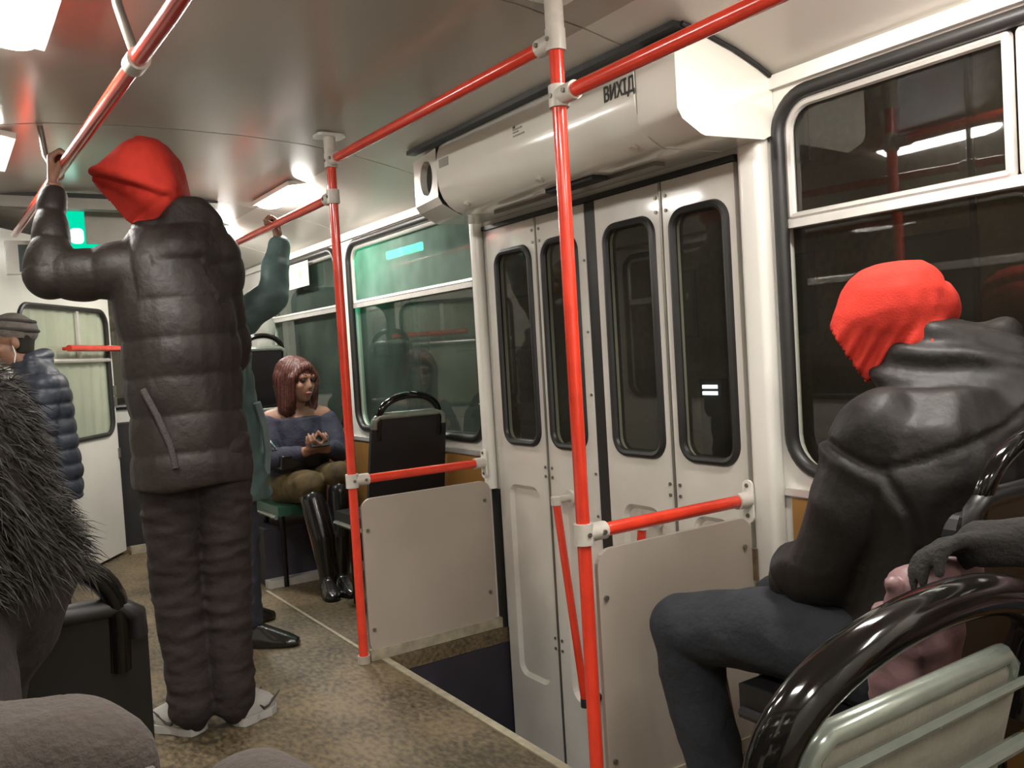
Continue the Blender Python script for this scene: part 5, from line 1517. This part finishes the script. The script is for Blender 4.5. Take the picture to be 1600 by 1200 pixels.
gl = hand(wH, (-0.75, 0.52, 0.02), (-0.2, -0.3, -0.9), (0.5, 0.8, 0), curl=(0.45, 0.6, 0.4), k=0.95, thumb=0.4) + limb((wH + Vector((0.045, -0.035, 0)), 0.036), (wH, 0.031), (wH + Vector((-0.03, 0.02, 0)), 0.03))
grow('glove', gl, 'glove', Hp, voxel=0.005, smooth=3, disp=folds(0.002, 30))
grow('hair', [('e', hcH + Vector((0.0, -0.03, 0.04)), (0.09, 0.10, 0.095)), ('c', hcH + Vector((0, -0.06, 0)), 0.08, hcH + Vector((0, -0.08, -0.12)), 0.06)], 'fur', Hp, voxel=0.008, smooth=3)

bg = thing('bag', 'crumpled mauve quilted bag on the near seat, showing through the black arched handle', 'bag', (1.07, 0.74, 0.41))
grow('bag_body', [('h', [(1.11, 0.70, 0.415), (1.19, 0.70, 0.415), (1.11, 0.80, 0.415), (1.19, 0.80, 0.415), (1.045, 0.66, 0.77), (1.165, 0.66, 0.77), (1.05, 0.73, 0.77), (1.15, 0.73, 0.77)]),
                  ('c', (1.06, 0.675, 0.808), 0.028, (1.155, 0.66, 0.81), 0.028), ('c', (1.035, 0.68, 0.79), 0.016, (1.015, 0.675, 0.818), 0.009)], 'mauve', bg, voxel=0.006, smooth=5, disp=folds(0.010, 11, (1, 1, 1.4), 31.0))
bm = NB(); add_tube(bm, [(1.045, 0.655, 0.76), (1.09, 0.645, 0.772), (1.13, 0.645, 0.772), (1.165, 0.66, 0.765)], 0.004, 8); obj('zip', bm, 'boot', bg, smooth=True)

# ------------------------------------------------------------------ street outside
gd = NB(); add_box(gd, -40, 60, -40, 80, -0.95, -0.85)
tag(obj('ground', gd, 'asphalt'), kind='structure')
bl = thing('building', 'dark building across the street behind the right-hand windows', 'building', (14, 12, -0.85))
bm = NB(); add_box(bm, 14, 20, -12, 40, -0.849, 9); obj('facade', bm, 'facade', bl)
for k in range(14):
    y = -8 + 3.1 * k
    for z in (1.2, 4.4):
        bm = NB(); add_box(bm, 13.95, 14.0, y, y + 1.3, z, z + 1.5); f = obj('window', bm, 'well', bl)
        bm = NB(); add_box(bm, 13.93, 13.949, y + 0.08, y + 1.22, z + 0.08, z + 1.42); obj('pane', bm, 'glass', f)
sg = thing('sign', 'green lit sign outside, glowing through the misted window beyond the door', 'sign', (2.22, 4.33, 1.2))
bm = NB(); add_box(bm, 2.205, 2.26, 4.09, 4.57, 1.70, 1.765); obj('sign_box', bm, 'dark', sg, bevel=0.008)
bm = NB(); add_box(bm, 2.190, 2.2045, 4.12, 4.54, 1.712, 1.753); obj('lit_face', bm, 'neon', sg)
bm = NB(); add_tube(bm, [(2.235, 4.33, -0.85), (2.235, 4.33, 1.70)], 0.022, 10); obj('post', bm, 'dark', sg, smooth=True)
sw = thing('lit_window', 'pair of bluish white lit strips outside, seen through the nearest door pane', 'sign', (8, 7.7, 0.4))
for z in (0.46, 0.54):
    bm = NB(); add_box(bm, 7.98, 8.0, 7.56, 7.80, z, z + 0.045); obj('strip', bm, 'winlit', sw)
bm = NB(); add_box(bm, 8.001, 8.12, 7.5, 7.86, -0.849, 0.66); obj('cabinet', bm, 'dark', sw, bevel=0.01)
for i, (x, y) in enumerate(((12.0, 6.5), (12.0, 24.0))):
    sl = thing('street_lamp', ('street lamp beyond the near window', 'street lamp farther along the road')[i], 'lamp', (x, y, -0.85), 'street lamps')
    bm = NB(); add_tube(bm, [(x, y, -0.849), (x, y, 5.5), (x - 0.3, y, 5.9), (x - 1.0, y, 6.0)], 0.05, 10); obj('mast', bm, 'dark', sl, smooth=True)
    bm = NB(); add_box(bm, x - 1.5, x - 0.95, y - 0.1, y + 0.1, 5.97, 6.07); obj('head', bm, 'dark', sl, bevel=0.02)
    bm = NB(); add_box(bm, x - 1.46, x - 1.0, y - 0.08, y + 0.08, 5.94, 5.969); obj('lens', bm, 'sodium', sl)
